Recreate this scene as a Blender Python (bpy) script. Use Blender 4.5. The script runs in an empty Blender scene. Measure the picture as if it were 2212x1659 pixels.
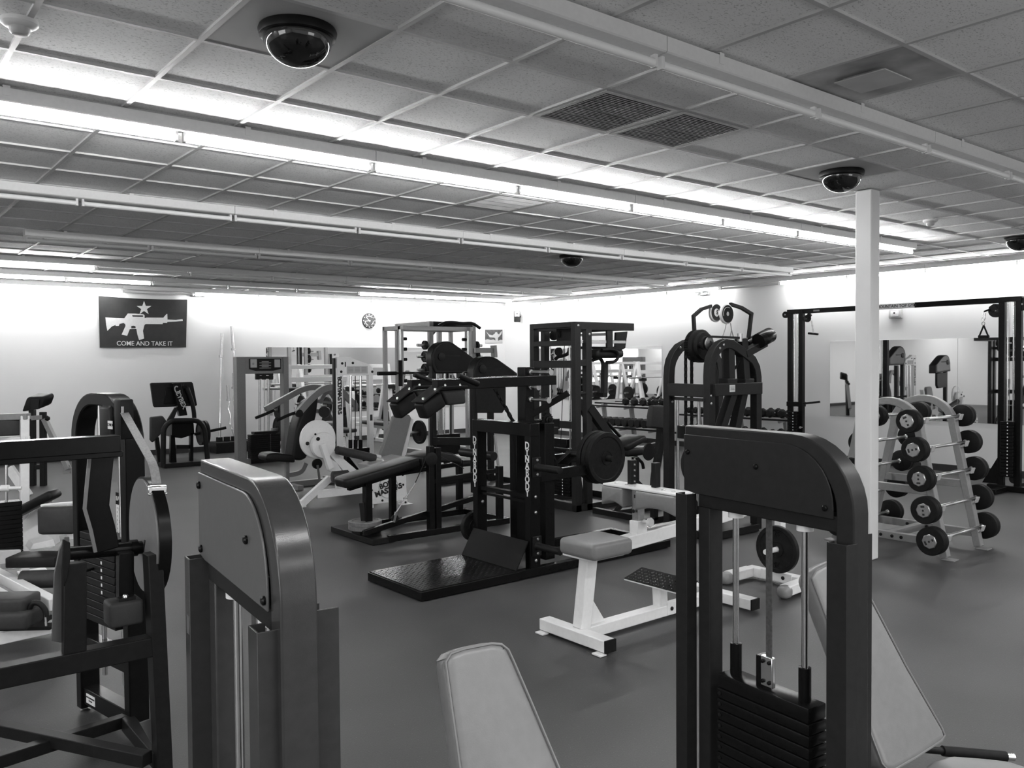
import bpy, bmesh, math, random
from mathutils import Vector as V, Matrix
R = math.radians
random.seed(7)
SC = bpy.context.scene
COL = SC.collection
# ---------------------------------------------------------------- camera model (used to take measurements)
F, YAW, PIT, ROL, CH = 1827.06, 0.891740424, -0.0271003067, -0.00747756833, 1.66
cf = V((math.cos(YAW)*math.cos(PIT), math.sin(YAW)*math.cos(PIT), math.sin(PIT)))
_r = V((math.sin(YAW), -math.cos(YAW), 0)); _u = _r.cross(cf)
cr = math.cos(ROL)*_r + math.sin(ROL)*_u
cu = -math.sin(ROL)*_r + math.cos(ROL)*_u
EYE = V((0, 0, CH))
CEIL = 3.036
def ray(x, y): return cf + cr*((x-1106)/F) + cu*((829.5-y)/F)
def hx(x, y, X): d = ray(x, y); return EYE + d*(X/d.x)
def hy(x, y, Y): d = ray(x, y); return EYE + d*(Y/d.y)
def hz(x, y, Z): d = ray(x, y); return EYE + d*((Z-CH)/d.z)
def hp(x, y, p, n): d = ray(x, y); return EYE + d*((p-EYE).dot(n)/d.dot(n))
def hd(x, y, D): return EYE + ray(x, y)*D
X_, Y_, Z_ = V((1, 0, 0)), V((0, 1, 0)), V((0, 0, 1))
cam = bpy.data.cameras.new('camera'); co = bpy.data.objects.new('camera', cam); COL.objects.link(co)
cam.sensor_fit = 'HORIZONTAL'; cam.sensor_width = 36; cam.lens = 36*F/2212; cam.clip_start = .05; cam.clip_end = 100
M = Matrix.Identity(4)
for i in range(3):
    M[i][0], M[i][1], M[i][2], M[i][3] = cr[i], cu[i], -cf[i], EYE[i]
co.matrix_world = M
SC.camera = co
# ---------------------------------------------------------------- materials
MAT = {}
def mat(name, c, rough=.5, metal=0., spec=.5, noise=0., nscale=40., bump=0., bscale=200., coat=0., emit=0.):
    if name in MAT: return MAT[name]
    m = bpy.data.materials.new(name); m.use_nodes = True; nt = m.node_tree; b = nt.nodes['Principled BSDF']
    b.inputs['Base Color'].default_value = (c, c, c, 1); b.inputs['Roughness'].default_value = rough
    b.inputs['Metallic'].default_value = metal; b.inputs['Specular IOR Level'].default_value = spec
    b.inputs['Coat Weight'].default_value = coat
    tc = nt.nodes.new('ShaderNodeTexCoord')
    if noise:
        n = nt.nodes.new('ShaderNodeTexNoise'); n.inputs['Scale'].default_value = nscale; n.inputs['Detail'].default_value = 4
        nt.links.new(tc.outputs['Object'], n.inputs['Vector'])
        r = nt.nodes.new('ShaderNodeMapRange'); r.inputs['From Min'].default_value = .3; r.inputs['From Max'].default_value = .7
        r.inputs['To Min'].default_value = c*(1-noise); r.inputs['To Max'].default_value = c*(1+noise)
        nt.links.new(n.outputs['Fac'], r.inputs['Value']); nt.links.new(r.outputs['Result'], b.inputs['Base Color'])
    if bump:
        n = nt.nodes.new('ShaderNodeTexNoise'); n.inputs['Scale'].default_value = bscale; n.inputs['Detail'].default_value = 3
        nt.links.new(tc.outputs['Object'], n.inputs['Vector'])
        bp = nt.nodes.new('ShaderNodeBump'); bp.inputs['Strength'].default_value = bump; bp.inputs['Distance'].default_value = .002
        nt.links.new(n.outputs['Fac'], bp.inputs['Height']); nt.links.new(bp.outputs['Normal'], b.inputs['Normal'])
    if emit:
        b.inputs['Emission Color'].default_value = (1, 1, 1, 1); b.inputs['Emission Strength'].default_value = emit
    MAT[name] = m
    return m
BLK = mat('black_paint', .006, .25, spec=.14, noise=.15, bump=.05, bscale=400)
BLM = mat('black_satin_paint', .011, .42, spec=.14, noise=.15, bump=.06, bscale=300)
DGR = mat('charcoal_paint', .018, .36, spec=.14, noise=.1, bump=.06, bscale=350)
SGR = mat('slate_grey_paint', .085, .30, noise=.06, bump=.08, bscale=500)
DSL = mat('dark_slate_paint', .034, .22, noise=.08, bump=.06, bscale=500, spec=.4)
BCR = mat('polished_bar_steel', .86, .28, metal=1, noise=.03)
TGR = mat('steel_grey_paint', .17, .36, noise=.06, bump=.08, bscale=500)
MGR = mat('mid_grey_paint', .22, .38, noise=.06, bump=.05)
LGR = mat('light_grey_paint', .42, .38, noise=.04, bump=.05)
WHT = mat('white_paint', .78, .35, noise=.03, bump=.04)
CHR = mat('chrome', .75, .16, metal=1, noise=.05)
STL = mat('brushed_steel', .5, .32, metal=1, noise=.1)
VBK = mat('black_vinyl', .012, .38, spec=.14, bump=.12, bscale=350, noise=.1)
VDG = mat('dark_grey_vinyl', .04, .45, spec=.14, bump=.12, bscale=350, noise=.08)
VLG = mat('light_grey_vinyl', .165, .36, bump=.10, bscale=300, noise=.05)
VMG = mat('mid_grey_vinyl', .17, .42, bump=.10, bscale=300, noise=.05)
RUB = mat('black_rubber', .009, .6, spec=.14, noise=.2)
IRN = mat('cast_iron', .011, .5, spec=.14, noise=.3, bump=.2, bscale=120)
IRG = mat('grey_iron', .13, .55, noise=.3, bump=.2, bscale=120)
PAP = mat('white_paper', .75, .6)
INK = mat('black_ink', .012, .5)
GRY = mat('grey_print', .25, .5)
PLW = mat('white_plastic', .7, .4, noise=.02)
BGL = mat('black_glossy_dome', .006, .06, coat=.6, noise=.1)
FAB = mat('black_flag_cloth', .020, .85, noise=.15, nscale=8, bump=.3, bscale=60)
FAW = mat('white_flag_print', .62, .85, noise=.05, bump=.2, bscale=80)
BELT = mat('woven_belt', .30, .6, noise=.15, nscale=120)
# ---------------------------------------------------------------- mesh builder
def perp(t, up):
    s = t.cross(up)
    if s.length < 1e-4: s = t.cross(X_ if abs(t.x) < .9 else Y_)
    s.normalize(); return s, s.cross(t).normalized()
def arc(c, r, a0, a1, n, e1, e2):
    return [c + e1*(r*math.cos(R(a0+(a1-a0)*i/n))) + e2*(r*math.sin(R(a0+(a1-a0)*i/n))) for i in range(n+1)]
def roundpoly(pts, r, seg=5):
    """round the corners of an open polyline"""
    out = [pts[0]]
    for i in range(1, len(pts)-1):
        a, b, c = pts[i-1], pts[i], pts[i+1]
        rr = r[i] if isinstance(r, (list, tuple)) else r
        d1, d2 = (a-b), (c-b); l = min(rr, d1.length*.49, d2.length*.49)
        p, q = b + d1.normalized()*l, b + d2.normalized()*l
        for k in range(seg+1):
            t = k/seg; out.append(p*(1-t)**2 + b*(2*t*(1-t)) + q*t*t)
    out.append(pts[-1]); return out
class MB:
    def __init__(s): s.bm = bmesh.new()
    def obox(s, c, ax, ay, az):
        v = [s.bm.verts.new(c + ax*i + ay*j + az*k) for i in (-1, 1) for j in (-1, 1) for k in (-1, 1)]
        flip = ax.cross(ay).dot(az) < 0
        for f in ((0, 1, 3, 2), (4, 6, 7, 5), (0, 4, 5, 1), (2, 3, 7, 6), (0, 2, 6, 4), (1, 5, 7, 3)):
            s.bm.faces.new([v[i] for i in (f[::-1] if flip else f)])
        return s
    def box(s, a, b):
        a, b = V(a), V(b); c = (a+b)/2; d = (b-a)/2
        return s.obox(c, X_*abs(d.x), Y_*abs(d.y), Z_*abs(d.z))
    def beam(s, p, q, w, h, up=Z_):
        t = (q-p); L = t.length; t = t/L; sd, u = perp(t, up)
        return s.obox((p+q)/2, t*(L/2), sd*(w/2), u*(h/2))
    def ring_sweep(s, rings, closed=False, caps=True):
        n = len(rings[0]); vs = [[s.bm.verts.new(p) for p in r] for r in rings]
        m = len(vs)
        for i in range(m if closed else m-1):
            A, B = vs[i], vs[(i+1) % m]
            for j in range(n):
                s.bm.faces.new((A[j], A[(j+1) % n], B[(j+1) % n], B[j]))
        if caps and not closed:
            s.bm.faces.new(vs[0][::-1]); s.bm.faces.new(vs[-1])
        return s
    def path(s, pts, w, h, n, closed=False):
        """rectangular tube along a polyline lying in the plane with normal n: w along n, h in the plane"""
        n = n.normalized(); rings = []; m = len(pts)
        for i, p in enumerate(pts):
            a = pts[i-1] if (i or closed) else None; b = pts[(i+1) % m] if (i < m-1 or closed) else None
            t1 = (p-a).normalized() if a is not None else None; t2 = (b-p).normalized() if b is not None else None
            t = ((t1 or t2)+(t2 or t1)).normalized(); sd = n.cross(t).normalized()
            k = 1/max(.4, t.dot(t1 if t1 is not None else t2))
            rings.append([p + n*(w/2) + sd*(h/2*k), p - n*(w/2) + sd*(h/2*k), p - n*(w/2) - sd*(h/2*k), p + n*(w/2) - sd*(h/2*k)])
        return s.ring_sweep(rings, closed)
    def tube(s, pts, r, seg=12, closed=False):
        rings = []; m = len(pts); prev = None
        for i, p in enumerate(pts):
            a = pts[i-1] if (i or closed) else None; b = pts[(i+1) % m] if (i < m-1 or closed) else None
            t1 = (p-a).normalized() if a is not None else None; t2 = (b-p).normalized() if b is not None else None
            t = ((t1 or t2)+(t2 or t1)).normalized()
            if prev is None: sd, u = perp(t, Z_)
            else:
                sd = (prev - t*prev.dot(t)).normalized(); u = sd.cross(t).normalized()
            prev = sd; rr = r[i] if isinstance(r, (list, tuple)) else r
            rings.append([p + sd*(rr*math.cos(2*math.pi*k/seg)) + u*(rr*math.sin(2*math.pi*k/seg)) for k in range(seg)])
        return s.ring_sweep(rings, closed)
    def cyl(s, p, q, r, seg=24, r2=None):
        return s.tube([p, q], [r, r if r2 is None else r2], seg)
    def lathe(s, p, ax, prof, seg=32, caps=True):
        ax = ax.normalized(); sd, u = perp(ax, Z_)
        return s.ring_sweep([[p + ax*h + sd*(max(r, 1e-4)*math.cos(2*math.pi*k/seg)) + u*(max(r, 1e-4)*math.sin(2*math.pi*k/seg)) for k in range(seg)] for r, h in prof], False, caps)
    def prism(s, pts, vec):
        a = [s.bm.verts.new(p) for p in pts]; b = [s.bm.verts.new(p+vec) for p in pts]; n = len(a)
        s.bm.faces.new(a[::-1]); s.bm.faces.new(b)
        for i in range(n): s.bm.faces.new((a[i], a[(i+1) % n], b[(i+1) % n], b[i]))
        return s
    def merge(s, o):
        me = bpy.data.meshes.new('t'); o.bm.to_mesh(me); s.bm.from_mesh(me); bpy.data.meshes.remove(me); o.bm.free(); return s
    def pad(s, c, ax, ay, az, r=.02, seg=3):
        o = MB(); o.obox(c, ax, ay, az)
        bmesh.ops.bevel(o.bm, geom=list(o.bm.edges), offset=min(r, ax.length*.95, ay.length*.95, az.length*.95), segments=seg, profile=.5, affect='EDGES')
        return s.merge(o)
    def padprism(s, pts, vec, r=.02, seg=3):
        o = MB(); o.prism(pts, vec)
        bmesh.ops.recalc_face_normals(o.bm, faces=list(o.bm.faces))
        bmesh.ops.bevel(o.bm, geom=list(o.bm.edges), offset=min(r, vec.length*.48), segments=seg, profile=.5, affect='EDGES')
        return s.merge(o)
    def sphere(s, c, r, seg=16, sq=(1, 1, 1)):
        m = Matrix.Translation(c) @ Matrix.Diagonal((r*sq[0], r*sq[1], r*sq[2], 1))
        bmesh.ops.create_uvsphere(s.bm, u_segments=seg, v_segments=max(6, seg//2), radius=1, matrix=m); return s
    def bolts(s, pts, n, r=.009, h=.006, seg=10):
        for p in pts: s.lathe(p - n*.002, n, [(r, 0), (r, h*.6+.002), (r*.6, h+.002)], seg)
        return s
    def text(s, txt, p, right, up, size, depth=.001, align='CENTER', bold=0., shear=0., sx=1.):
        cu_ = bpy.data.curves.new('t', 'FONT'); cu_.body = txt; cu_.size = size; cu_.extrude = depth; cu_.align_x = align; cu_.align_y = 'CENTER'
        cu_.offset = bold; cu_.shear = shear; cu_.resolution_u = 3
        o = bpy.data.objects.new('t', cu_); COL.objects.link(o); bpy.context.view_layer.update()
        me = bpy.data.meshes.new_from_object(o.evaluated_get(bpy.context.evaluated_depsgraph_get()))
        bpy.data.objects.remove(o); bpy.data.curves.remove(cu_)
        rt, u = right.normalized(), up.normalized(); n = rt.cross(u); mt = Matrix.Identity(4)
        for i in range(3): mt[i][0], mt[i][1], mt[i][2], mt[i][3] = rt[i]*sx, u[i], n[i], p[i]
        me.transform(mt); s.bm.from_mesh(me); bpy.data.meshes.remove(me); return s
def thing(name, label, cat, loc, group=None):
    o = bpy.data.objects.new(name, None); COL.objects.link(o); o.location = V(loc); o.empty_display_size = .1
    o['label'] = label; o['category'] = cat
    if group: o['group'] = group
    return o
def wloc(o):
    p = V(o.location)
    while o.parent: o = o.parent; p = p + o.location
    return p
def part(name, mb, m, parent=None, bev=0., label=None, smooth=40, recalc=True, kind=None):
    if recalc: bmesh.ops.recalc_face_normals(mb.bm, faces=list(mb.bm.faces))
    me = bpy.data.meshes.new(name); mb.bm.to_mesh(me); mb.bm.free()
    base = wloc(parent) if parent else V((0, 0, 0))
    loc = V((0, 0, 0))
    if parent is None and kind != 'structure' and len(me.vertices):
        co_ = [v.co for v in me.vertices]
        lo = [min(c[i] for c in co_) for i in range(3)]; hi = [max(c[i] for c in co_) for i in range(3)]
        loc = V(((lo[0]+hi[0])/2, (lo[1]+hi[1])/2, lo[2]))
    me.transform(Matrix.Translation(-base-loc))
    if smooth:
        me.shade_smooth(); me.set_sharp_from_angle(angle=R(smooth))
    me.materials.append(m)
    o = bpy.data.objects.new(name, me); COL.objects.link(o); o.location = loc
    if parent: o.parent = parent
    if bev:
        b = o.modifiers.new('bevel', 'BEVEL'); b.width = bev; b.segments = 2; b.limit_method = 'ANGLE'; b.angle_limit = R(50); b.harden_normals = False
    if label: o['label'] = label
    if kind: o['kind'] = kind
    return o
def solo(name, label, cat, mb, m, group=None, bev=0., smooth=40):
    o = part(name, mb, m, None, bev, None, smooth); o['label'] = label; o['category'] = cat
    if group: o['group'] = group
    return o
def dup(root, loc, label=None, rotz=None, group=None, rot=None):
    r = root.copy(); COL.objects.link(r); r.location = V(loc)
    if rotz is not None: r.rotation_euler = (0, 0, rotz)
    if rot is not None: r.rotation_euler = rot
    if label: r['label'] = label
    if group: r['group'] = group
    for ch in list(root.children):
        c = ch.copy(); COL.objects.link(c); c.parent = r
        for g in list(ch.children):
            d = g.copy(); COL.objects.link(d); d.parent = c
    return r
class Fr:
    """local frame: o origin, a right, b away, up z"""
    def __init__(s, o, ang):
        s.o = V(o); s.a = V((math.cos(R(ang)), math.sin(R(ang)), 0)); s.b = V((-s.a.y, s.a.x, 0))
    def __call__(s, a, b, z): return s.o + s.a*a + s.b*b + Z_*z
    def hit(s, x, y, b=0.):  # pixel -> point on the vertical plane at depth b
        return hp(x, y, s.o + s.b*b, s.b)
# ================================================================ ROOM
XW, YW, XB, YB = 12.7, 16.0, -6.0, -5.0     # right wall, left wall, unseen walls behind the camera
def node_mat(name): 
    m = bpy.data.materials.new(name); m.use_nodes = True; nt = m.node_tree
    return m, nt, nt.nodes['Principled BSDF'], nt.nodes.new, nt.links.new
# floor rubber
m, nt, b, N, L = node_mat('rubber_floor')
tc = N('ShaderNodeTexCoord')
n1 = N('ShaderNodeTexNoise'); n1.inputs['Scale'].default_value = 140; n1.inputs['Detail'].default_value = 2
v1 = N('ShaderNodeTexVoronoi'); v1.inputs['Scale'].default_value = 95; v1.feature = 'F1'
L(tc.outputs['Object'], n1.inputs['Vector']); L(tc.outputs['Object'], v1.inputs['Vector'])
n2 = N('ShaderNodeTexNoise'); n2.inputs['Scale'].default_value = .9; n2.inputs['Detail'].default_value = 3
L(tc.outputs['Object'], n2.inputs['Vector'])
r2 = N('ShaderNodeMapRange'); r2.inputs['From Min'].default_value = .3; r2.inputs['From Max'].default_value = .7; r2.inputs['To Min'].default_value = .034; r2.inputs['To Max'].default_value = .056
L(n2.outputs['Fac'], r2.inputs['Value'])
# sparse light flecks: small voronoi cells, only some of them
r1 = N('ShaderNodeMapRange'); r1.inputs['From Min'].default_value = .16; r1.inputs['From Max'].default_value = .10; r1.inputs['To Min'].default_value = 0; r1.inputs['To Max'].default_value = 1
L(v1.outputs['Distance'], r1.inputs['Value'])
sepc = N('ShaderNodeSeparateColor'); L(v1.outputs['Color'], sepc.inputs['Color'])
gt = N('ShaderNodeMath'); gt.operation = 'GREATER_THAN'; gt.inputs[1].default_value = .80; L(sepc.outputs['Red'], gt.inputs[0])
mu = N('ShaderNodeMath'); mu.operation = 'MULTIPLY'; L(gt.outputs[0], mu.inputs[0]); L(r1.outputs['Result'], mu.inputs[1])
fl = N('ShaderNodeMath'); fl.operation = 'MULTIPLY_ADD'; fl.inputs[1].default_value = .10; L(mu.outputs[0], fl.inputs[0]); L(r2.outputs['Result'], fl.inputs[2])
g1 = N('ShaderNodeMath'); g1.operation = 'MULTIPLY_ADD'; g1.inputs[1].default_value = .03; L(n1.outputs['Fac'], g1.inputs[0]); L(fl.outputs[0], g1.inputs[2])
g2 = N('ShaderNodeMath'); g2.operation = 'SUBTRACT'; g2.inputs[1].default_value = .012; L(g1.outputs[0], g2.inputs[0])
L(g2.outputs[0], b.inputs['Base Color']); b.inputs['Roughness'].default_value = .48; b.inputs['Specular IOR Level'].default_value = .4
bp = N('ShaderNodeBump'); bp.inputs['Strength'].default_value = .25; bp.inputs['Distance'].default_value = .003
L(n1.outputs['Fac'], bp.inputs['Height']); L(bp.outputs['Normal'], b.inputs['Normal'])
FLOOR = m
# walls
m, nt, b, N, L = node_mat('white_wall_paint')
tc = N('ShaderNodeTexCoord'); n1 = N('ShaderNodeTexNoise'); n1.inputs['Scale'].default_value = .7; n1.inputs['Detail'].default_value = 4
L(tc.outputs['Object'], n1.inputs['Vector'])
r1 = N('ShaderNodeMapRange'); r1.inputs['To Min'].default_value = .64; r1.inputs['To Max'].default_value = .71; L(n1.outputs['Fac'], r1.inputs['Value'])
L(r1.outputs['Result'], b.inputs['Base Color']); b.inputs['Roughness'].default_value = .6
n3 = N('ShaderNodeTexNoise'); n3.inputs['Scale'].default_value = 90; L(tc.outputs['Object'], n3.inputs['Vector'])
bp = N('ShaderNodeBump'); bp.inputs['Strength'].default_value = .08; bp.inputs['Distance'].default_value = .002; L(n3.outputs['Fac'], bp.inputs['Height']); L(bp.outputs['Normal'], b.inputs['Normal'])
WALL = m
# ceiling tile: fissured mineral fibre
m, nt, b, N, L = node_mat('ceiling_tile')
tc = N('ShaderNodeTexCoord'); mp = N('ShaderNodeMapping'); mp.inputs['Scale'].default_value = (1, 1.9, 1); mp.inputs['Rotation'].default_value = (0, 0, .5)
L(tc.outputs['Object'], mp.inputs['Vector'])
n1 = N('ShaderNodeTexNoise'); n1.inputs['Scale'].default_value = 75; n1.inputs['Detail'].default_value = 3; n1.inputs['Distortion'].default_value = .6
L(mp.outputs['Vector'], n1.inputs['Vector'])
cr1 = N('ShaderNodeMapRange'); cr1.inputs['From Min'].default_value = .33; cr1.inputs['From Max'].default_value = .43; cr1.inputs['To Min'].default_value = .55; cr1.inputs['To Max'].default_value = .90
L(n1.outputs['Fac'], cr1.inputs['Value'])
L(cr1.outputs['Result'], b.inputs['Base Color']); b.inputs['Roughness'].default_value = .85; b.inputs['Specular IOR Level'].default_value = .2
bp = N('ShaderNodeBump'); bp.inputs['Strength'].default_value = .25; bp.inputs['Distance'].default_value = .003; L(n1.outputs['Fac'], bp.inputs['Height']); L(bp.outputs['Normal'], b.inputs['Normal'])
TILE = m
GRID = mat('ceiling_grid_metal', .70, .45, noise=.03)
MIR = mat('mirror_silver', .86, .015, metal=1)
BASEM = mat('black_cove_base', .02, .45, noise=.1)
def struct(name, mb, m, bev=0., smooth=0): return part(name, mb, m, None, bev, None, smooth, kind='structure')
struct('floor', MB().box((XB-.1, YB-.1, -.05), (XW+.1, YW+.1, 0)), FLOOR)
struct('wall_right', MB().box((XW, YB-.1, 0), (XW+.1, YW+.1, CEIL+.1)), WALL)
struct('wall_left', MB().box((XB-.1, YW, 0), (XW, YW+.1, CEIL+.1)), WALL)
struct('wall_rear', MB().box((XB-.1, YB-.1, 0), (XB, YW, CEIL+.1)), WALL)
struct('wall_front', MB().box((XB, YB-.1, 0), (XW, YB, CEIL+.1)), WALL)
struct('ceiling', MB().box((XB-.1, YB-.1, CEIL+.008), (XW+.1, YW+.1, CEIL+.1)), TILE)
GX, GY, GP = .651, 3.0486, .6096
g = MB()
i = math.ceil((XB-GX)/GP)
while GX+i*GP < XW:
    x = GX+i*GP; g.box((x-.012, YB, CEIL-.004), (x+.012, YW, CEIL+.010)); i += 1
i = math.ceil((YB-GY)/GP)
while GY+i*GP < YW:
    y = GY+i*GP; g.box((XB, y-.012, CEIL-.0035), (XW, y+.012, CEIL+.010)); i += 1
g.box((XB, YW-.025, CEIL-.004), (XW, YW, CEIL+.01)).box((XW-.025, YB, CEIL-.004), (XW, YW, CEIL+.01))
struct('trim_1', g, mat('t_bar_paint', .52, .5, noise=.03))
struct('baseboard_left', MB().box((XB, YW-.008, 0), (XW, YW, .10)), BASEM)
struct('baseboard_right', MB().box((XW-.008, YB, 0), (XW, YW, .10)), BASEM)
# column
COLM = mat('column_paint', .74, .4, noise=.03, nscale=3)
struct('column', MB().box((6.6, 3.52, 0), (6.732, 3.665, CEIL)), COLM, bev=.012, smooth=40)
# mirrors
def mirror(name, a, b, label, fr):
    o = part(name, MB().box(a, b), MIR, None, 0, None, 0); o['label'] = label; o['category'] = 'mirror'
    return o
mirror('wall_mirror', (6.7, YW-.008, .62), (12.35, YW-.001, 1.97), 'long frameless mirror on the left wall under the round clock', 0)
mirror('wall_mirror', (XW-.008, 11.05, .80), (XW-.001, 15.0, 1.94), 'frameless mirror on the right wall behind the far dumbbells and tall black cage machine', 0)
mirror('wall_mirror', (XW-.008, 5.47, .73), (XW-.001, 7.47, 1.94), 'frameless mirror panel on the right wall crossed by the white column', 0)
mirror('wall_mirror', (XW-.008, 2.2, .73), (XW-.001, 5.465, 1.94), 'frameless mirror panel on the right wall at the right edge, behind the cable post', 0)
# ================================================================ LIGHTS
TUBE_ON = mat('lit_fluorescent_tube', .9, .4, emit=58)
TUBE_OFF = mat('unlit_fluorescent_tube', .85, .25)
ZT, FJ = 2.922, 1.560           # tube height, x of a tube joint
def fixture(p, d, lit, label, group, n=2, br=(.37, 1.59)):
    """8 ft strip light: housing, hangers, two tubes in line, lamp holders. p start, d direction"""
    sd = V((-d.y, d.x, 0)); Lf = 1.2192*n
    t = thing('strip_light', label, 'ceiling light', p + d*(Lf/2) + Z_*(CEIL-p.z), group)
    c = V((p.x, p.y, 0))
    hs = MB(); prof = [(-.054, 2.962), (-.054, 3.024), (-.040, 3.030), (.040, 3.030), (.054, 3.024), (.054, 2.962), (.048, 2.956), (-.048, 2.956)]
    hs.prism([c + sd*a + Z_*z + d*.002 for a, z in prof], d*(Lf-.004))
    part('housing', hs, GRID, t, 0)
    for a in br:
        if a < Lf:
            k = MB(); q = c + d*(a-.016)
            k.prism([q + sd*x + Z_*z for x, z in ((-.0565, 2.985), (-.0565, CEIL-.001), (.0565, CEIL-.001), (.0565, 2.985), (.0545, 2.985), (.0545, CEIL-.004), (-.0545, CEIL-.004), (-.0545, 2.985))], d*.032)
            part('hanger', k, PLW, t)
    for i in range(n):
        a = i*1.2192
        tb = MB(); tb.cyl(c + d*(a+.03) + Z_*ZT, c + d*(a+1.19) + Z_*ZT, .019, 10)
        part('tube', tb, TUBE_ON if lit[i] else TUBE_OFF, t)
    for i in range(n):
        for a in (i*1.2192+.022, i*1.2192+1.198):
            hh = MB(); hh.box(c + d*(a-.008) + sd*(-.014) + Z_*(ZT-.02), c + d*(a+.008) + sd*.014 + Z_*2.957)
            part('lamp_holder', hh, PLW, t)
    return t
ORD = ['first', 'second', 'third', 'fourth', 'fifth', 'sixth', 'seventh', 'eighth', 'ninth', 'tenth']
def strip_row(y, k0, k1, lit, what, group):
    j = 0
    for k in range(k0, k1, 2):
        n = min(2, k1-k)
        st = lit if isinstance(lit, bool) else None
        l = [st]*n if st is not None else [lit(k+i) for i in range(n)]
        fixture(V((FJ+1.2192*k, y, 0)), X_, l, '%s, %s fixture from the left' % (what, ORD[j]), group, n)
        j += 1
strip_row(2.439, -1, 7, False, 'unlit strip light, nearest row, top right', 'unlit strip lights of the nearest row')
strip_row(4.877, -3, 7, True, 'brightly lit strip light, the long glowing row', 'lit strip lights of the glowing row')
strip_row(7.315, -1, 8, False, 'unlit strip light, first row past the glowing one', 'unlit strip lights beyond the glowing row')
strip_row(9.754, 0, 8, False, 'unlit strip light, second row past the glowing one', 'unlit strip lights in the second far row')
strip_row(12.192, 0, 8, lambda k: k < 1, 'strip light, third row past the glowing one', 'strip lights in the third far row')
strip_row(14.0, 0, 8, lambda k: k < 2 or k > 4, 'strip light in the farthest free row', 'strip lights in the farthest row')
# along the left wall (tube line 25 cm off the wall)
for j, k in enumerate(range(0, 9, 2)):
    l = [(FJ+1.2192*(k+i) < 3.6) or (FJ+1.2192*(k+i) > 5.0) for i in range(min(2, 9-k))]
    fixture(V((FJ+1.2192*k, 15.72, 0)), X_, l, 'strip light close along the left wall, %s from the left' % ORD[j], 'strip lights along the left wall', len(l))
# along the right wall
for j, k in enumerate(range(0, 10, 2)):
    y0 = 15.55-1.2192*k
    l = [not (8.9 < y0-1.2192*i < 10.4) for i in range(2)]
    fixture(V((12.42, y0, 0)), -Y_, l, 'strip light close along the right wall, %s from the far corner' % ORD[j], 'strip lights along the right wall')
# rows of the same lamps outside the view, overhead and behind
def area(p, sx, sy, e):
    l = bpy.data.lights.new('unseen_lamp', 'AREA'); l.shape = 'RECTANGLE'; l.size = sx; l.size_y = sy; l.energy = e
    o = bpy.data.objects.new('unseen_lamp', l); COL.objects.link(o); o.location = p
    return o
for y in (0.0, -2.44):
    for x in (-4.0, -1.0, 2.0, 5.0, 8.0, 11.0):
        area((x, y, 2.95), 2.4, .06, 40)
for y in (4.877, 9.754, 14.0):
    for x in (-4.6, -2.0 if y > 5 else -5.0): area((x, y, 2.95), 2.4, .06, 40)
# fill light: unseen windows added behind the camera, clear of the mirrors
GLS = mat('fill_window_glass', .6, .1)
struct('fill_window_1', MB().box((2.8, YB+.002, .5), (6.2, YB+.03, 2.5)), GLS)
o = area((4.5, YB+.06, 1.5), 3.3, 1.9, 55); o.rotation_euler = (R(90), 0, 0)  # area light in the added front window, standing in for daylight
struct('fill_window_2', MB().box((XB+.002, -.2, .5), (XB+.03, 3.2, 2.5)), GLS)
o = area((XB+.06, 1.5, 1.5), 1.9, 3.3, 75); o.rotation_euler = (0, R(-90), 0)  # area light in the added rear window, brightens faces turned that way
SC.view_settings.view_transform = 'Standard'; SC.view_settings.look = 'None'; SC.view_settings.gamma = 1; SC.view_settings.use_curve_mapping = False
SC.view_settings.exposure = 0.32
w = bpy.data.worlds.new('world'); SC.world = w; w.use_nodes = True
w.node_tree.nodes['Background'].inputs['Color'].default_value = (.02, .02, .02, 1); w.node_tree.nodes['Background'].inputs['Strength'].default_value = .2
SC.cycles.use_denoising = True; SC.cycles.max_bounces = 8; SC.cycles.diffuse_bounces = 5; SC.cycles.glossy_bounces = 4; SC.cycles.sample_clamp_indirect = 6
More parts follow.
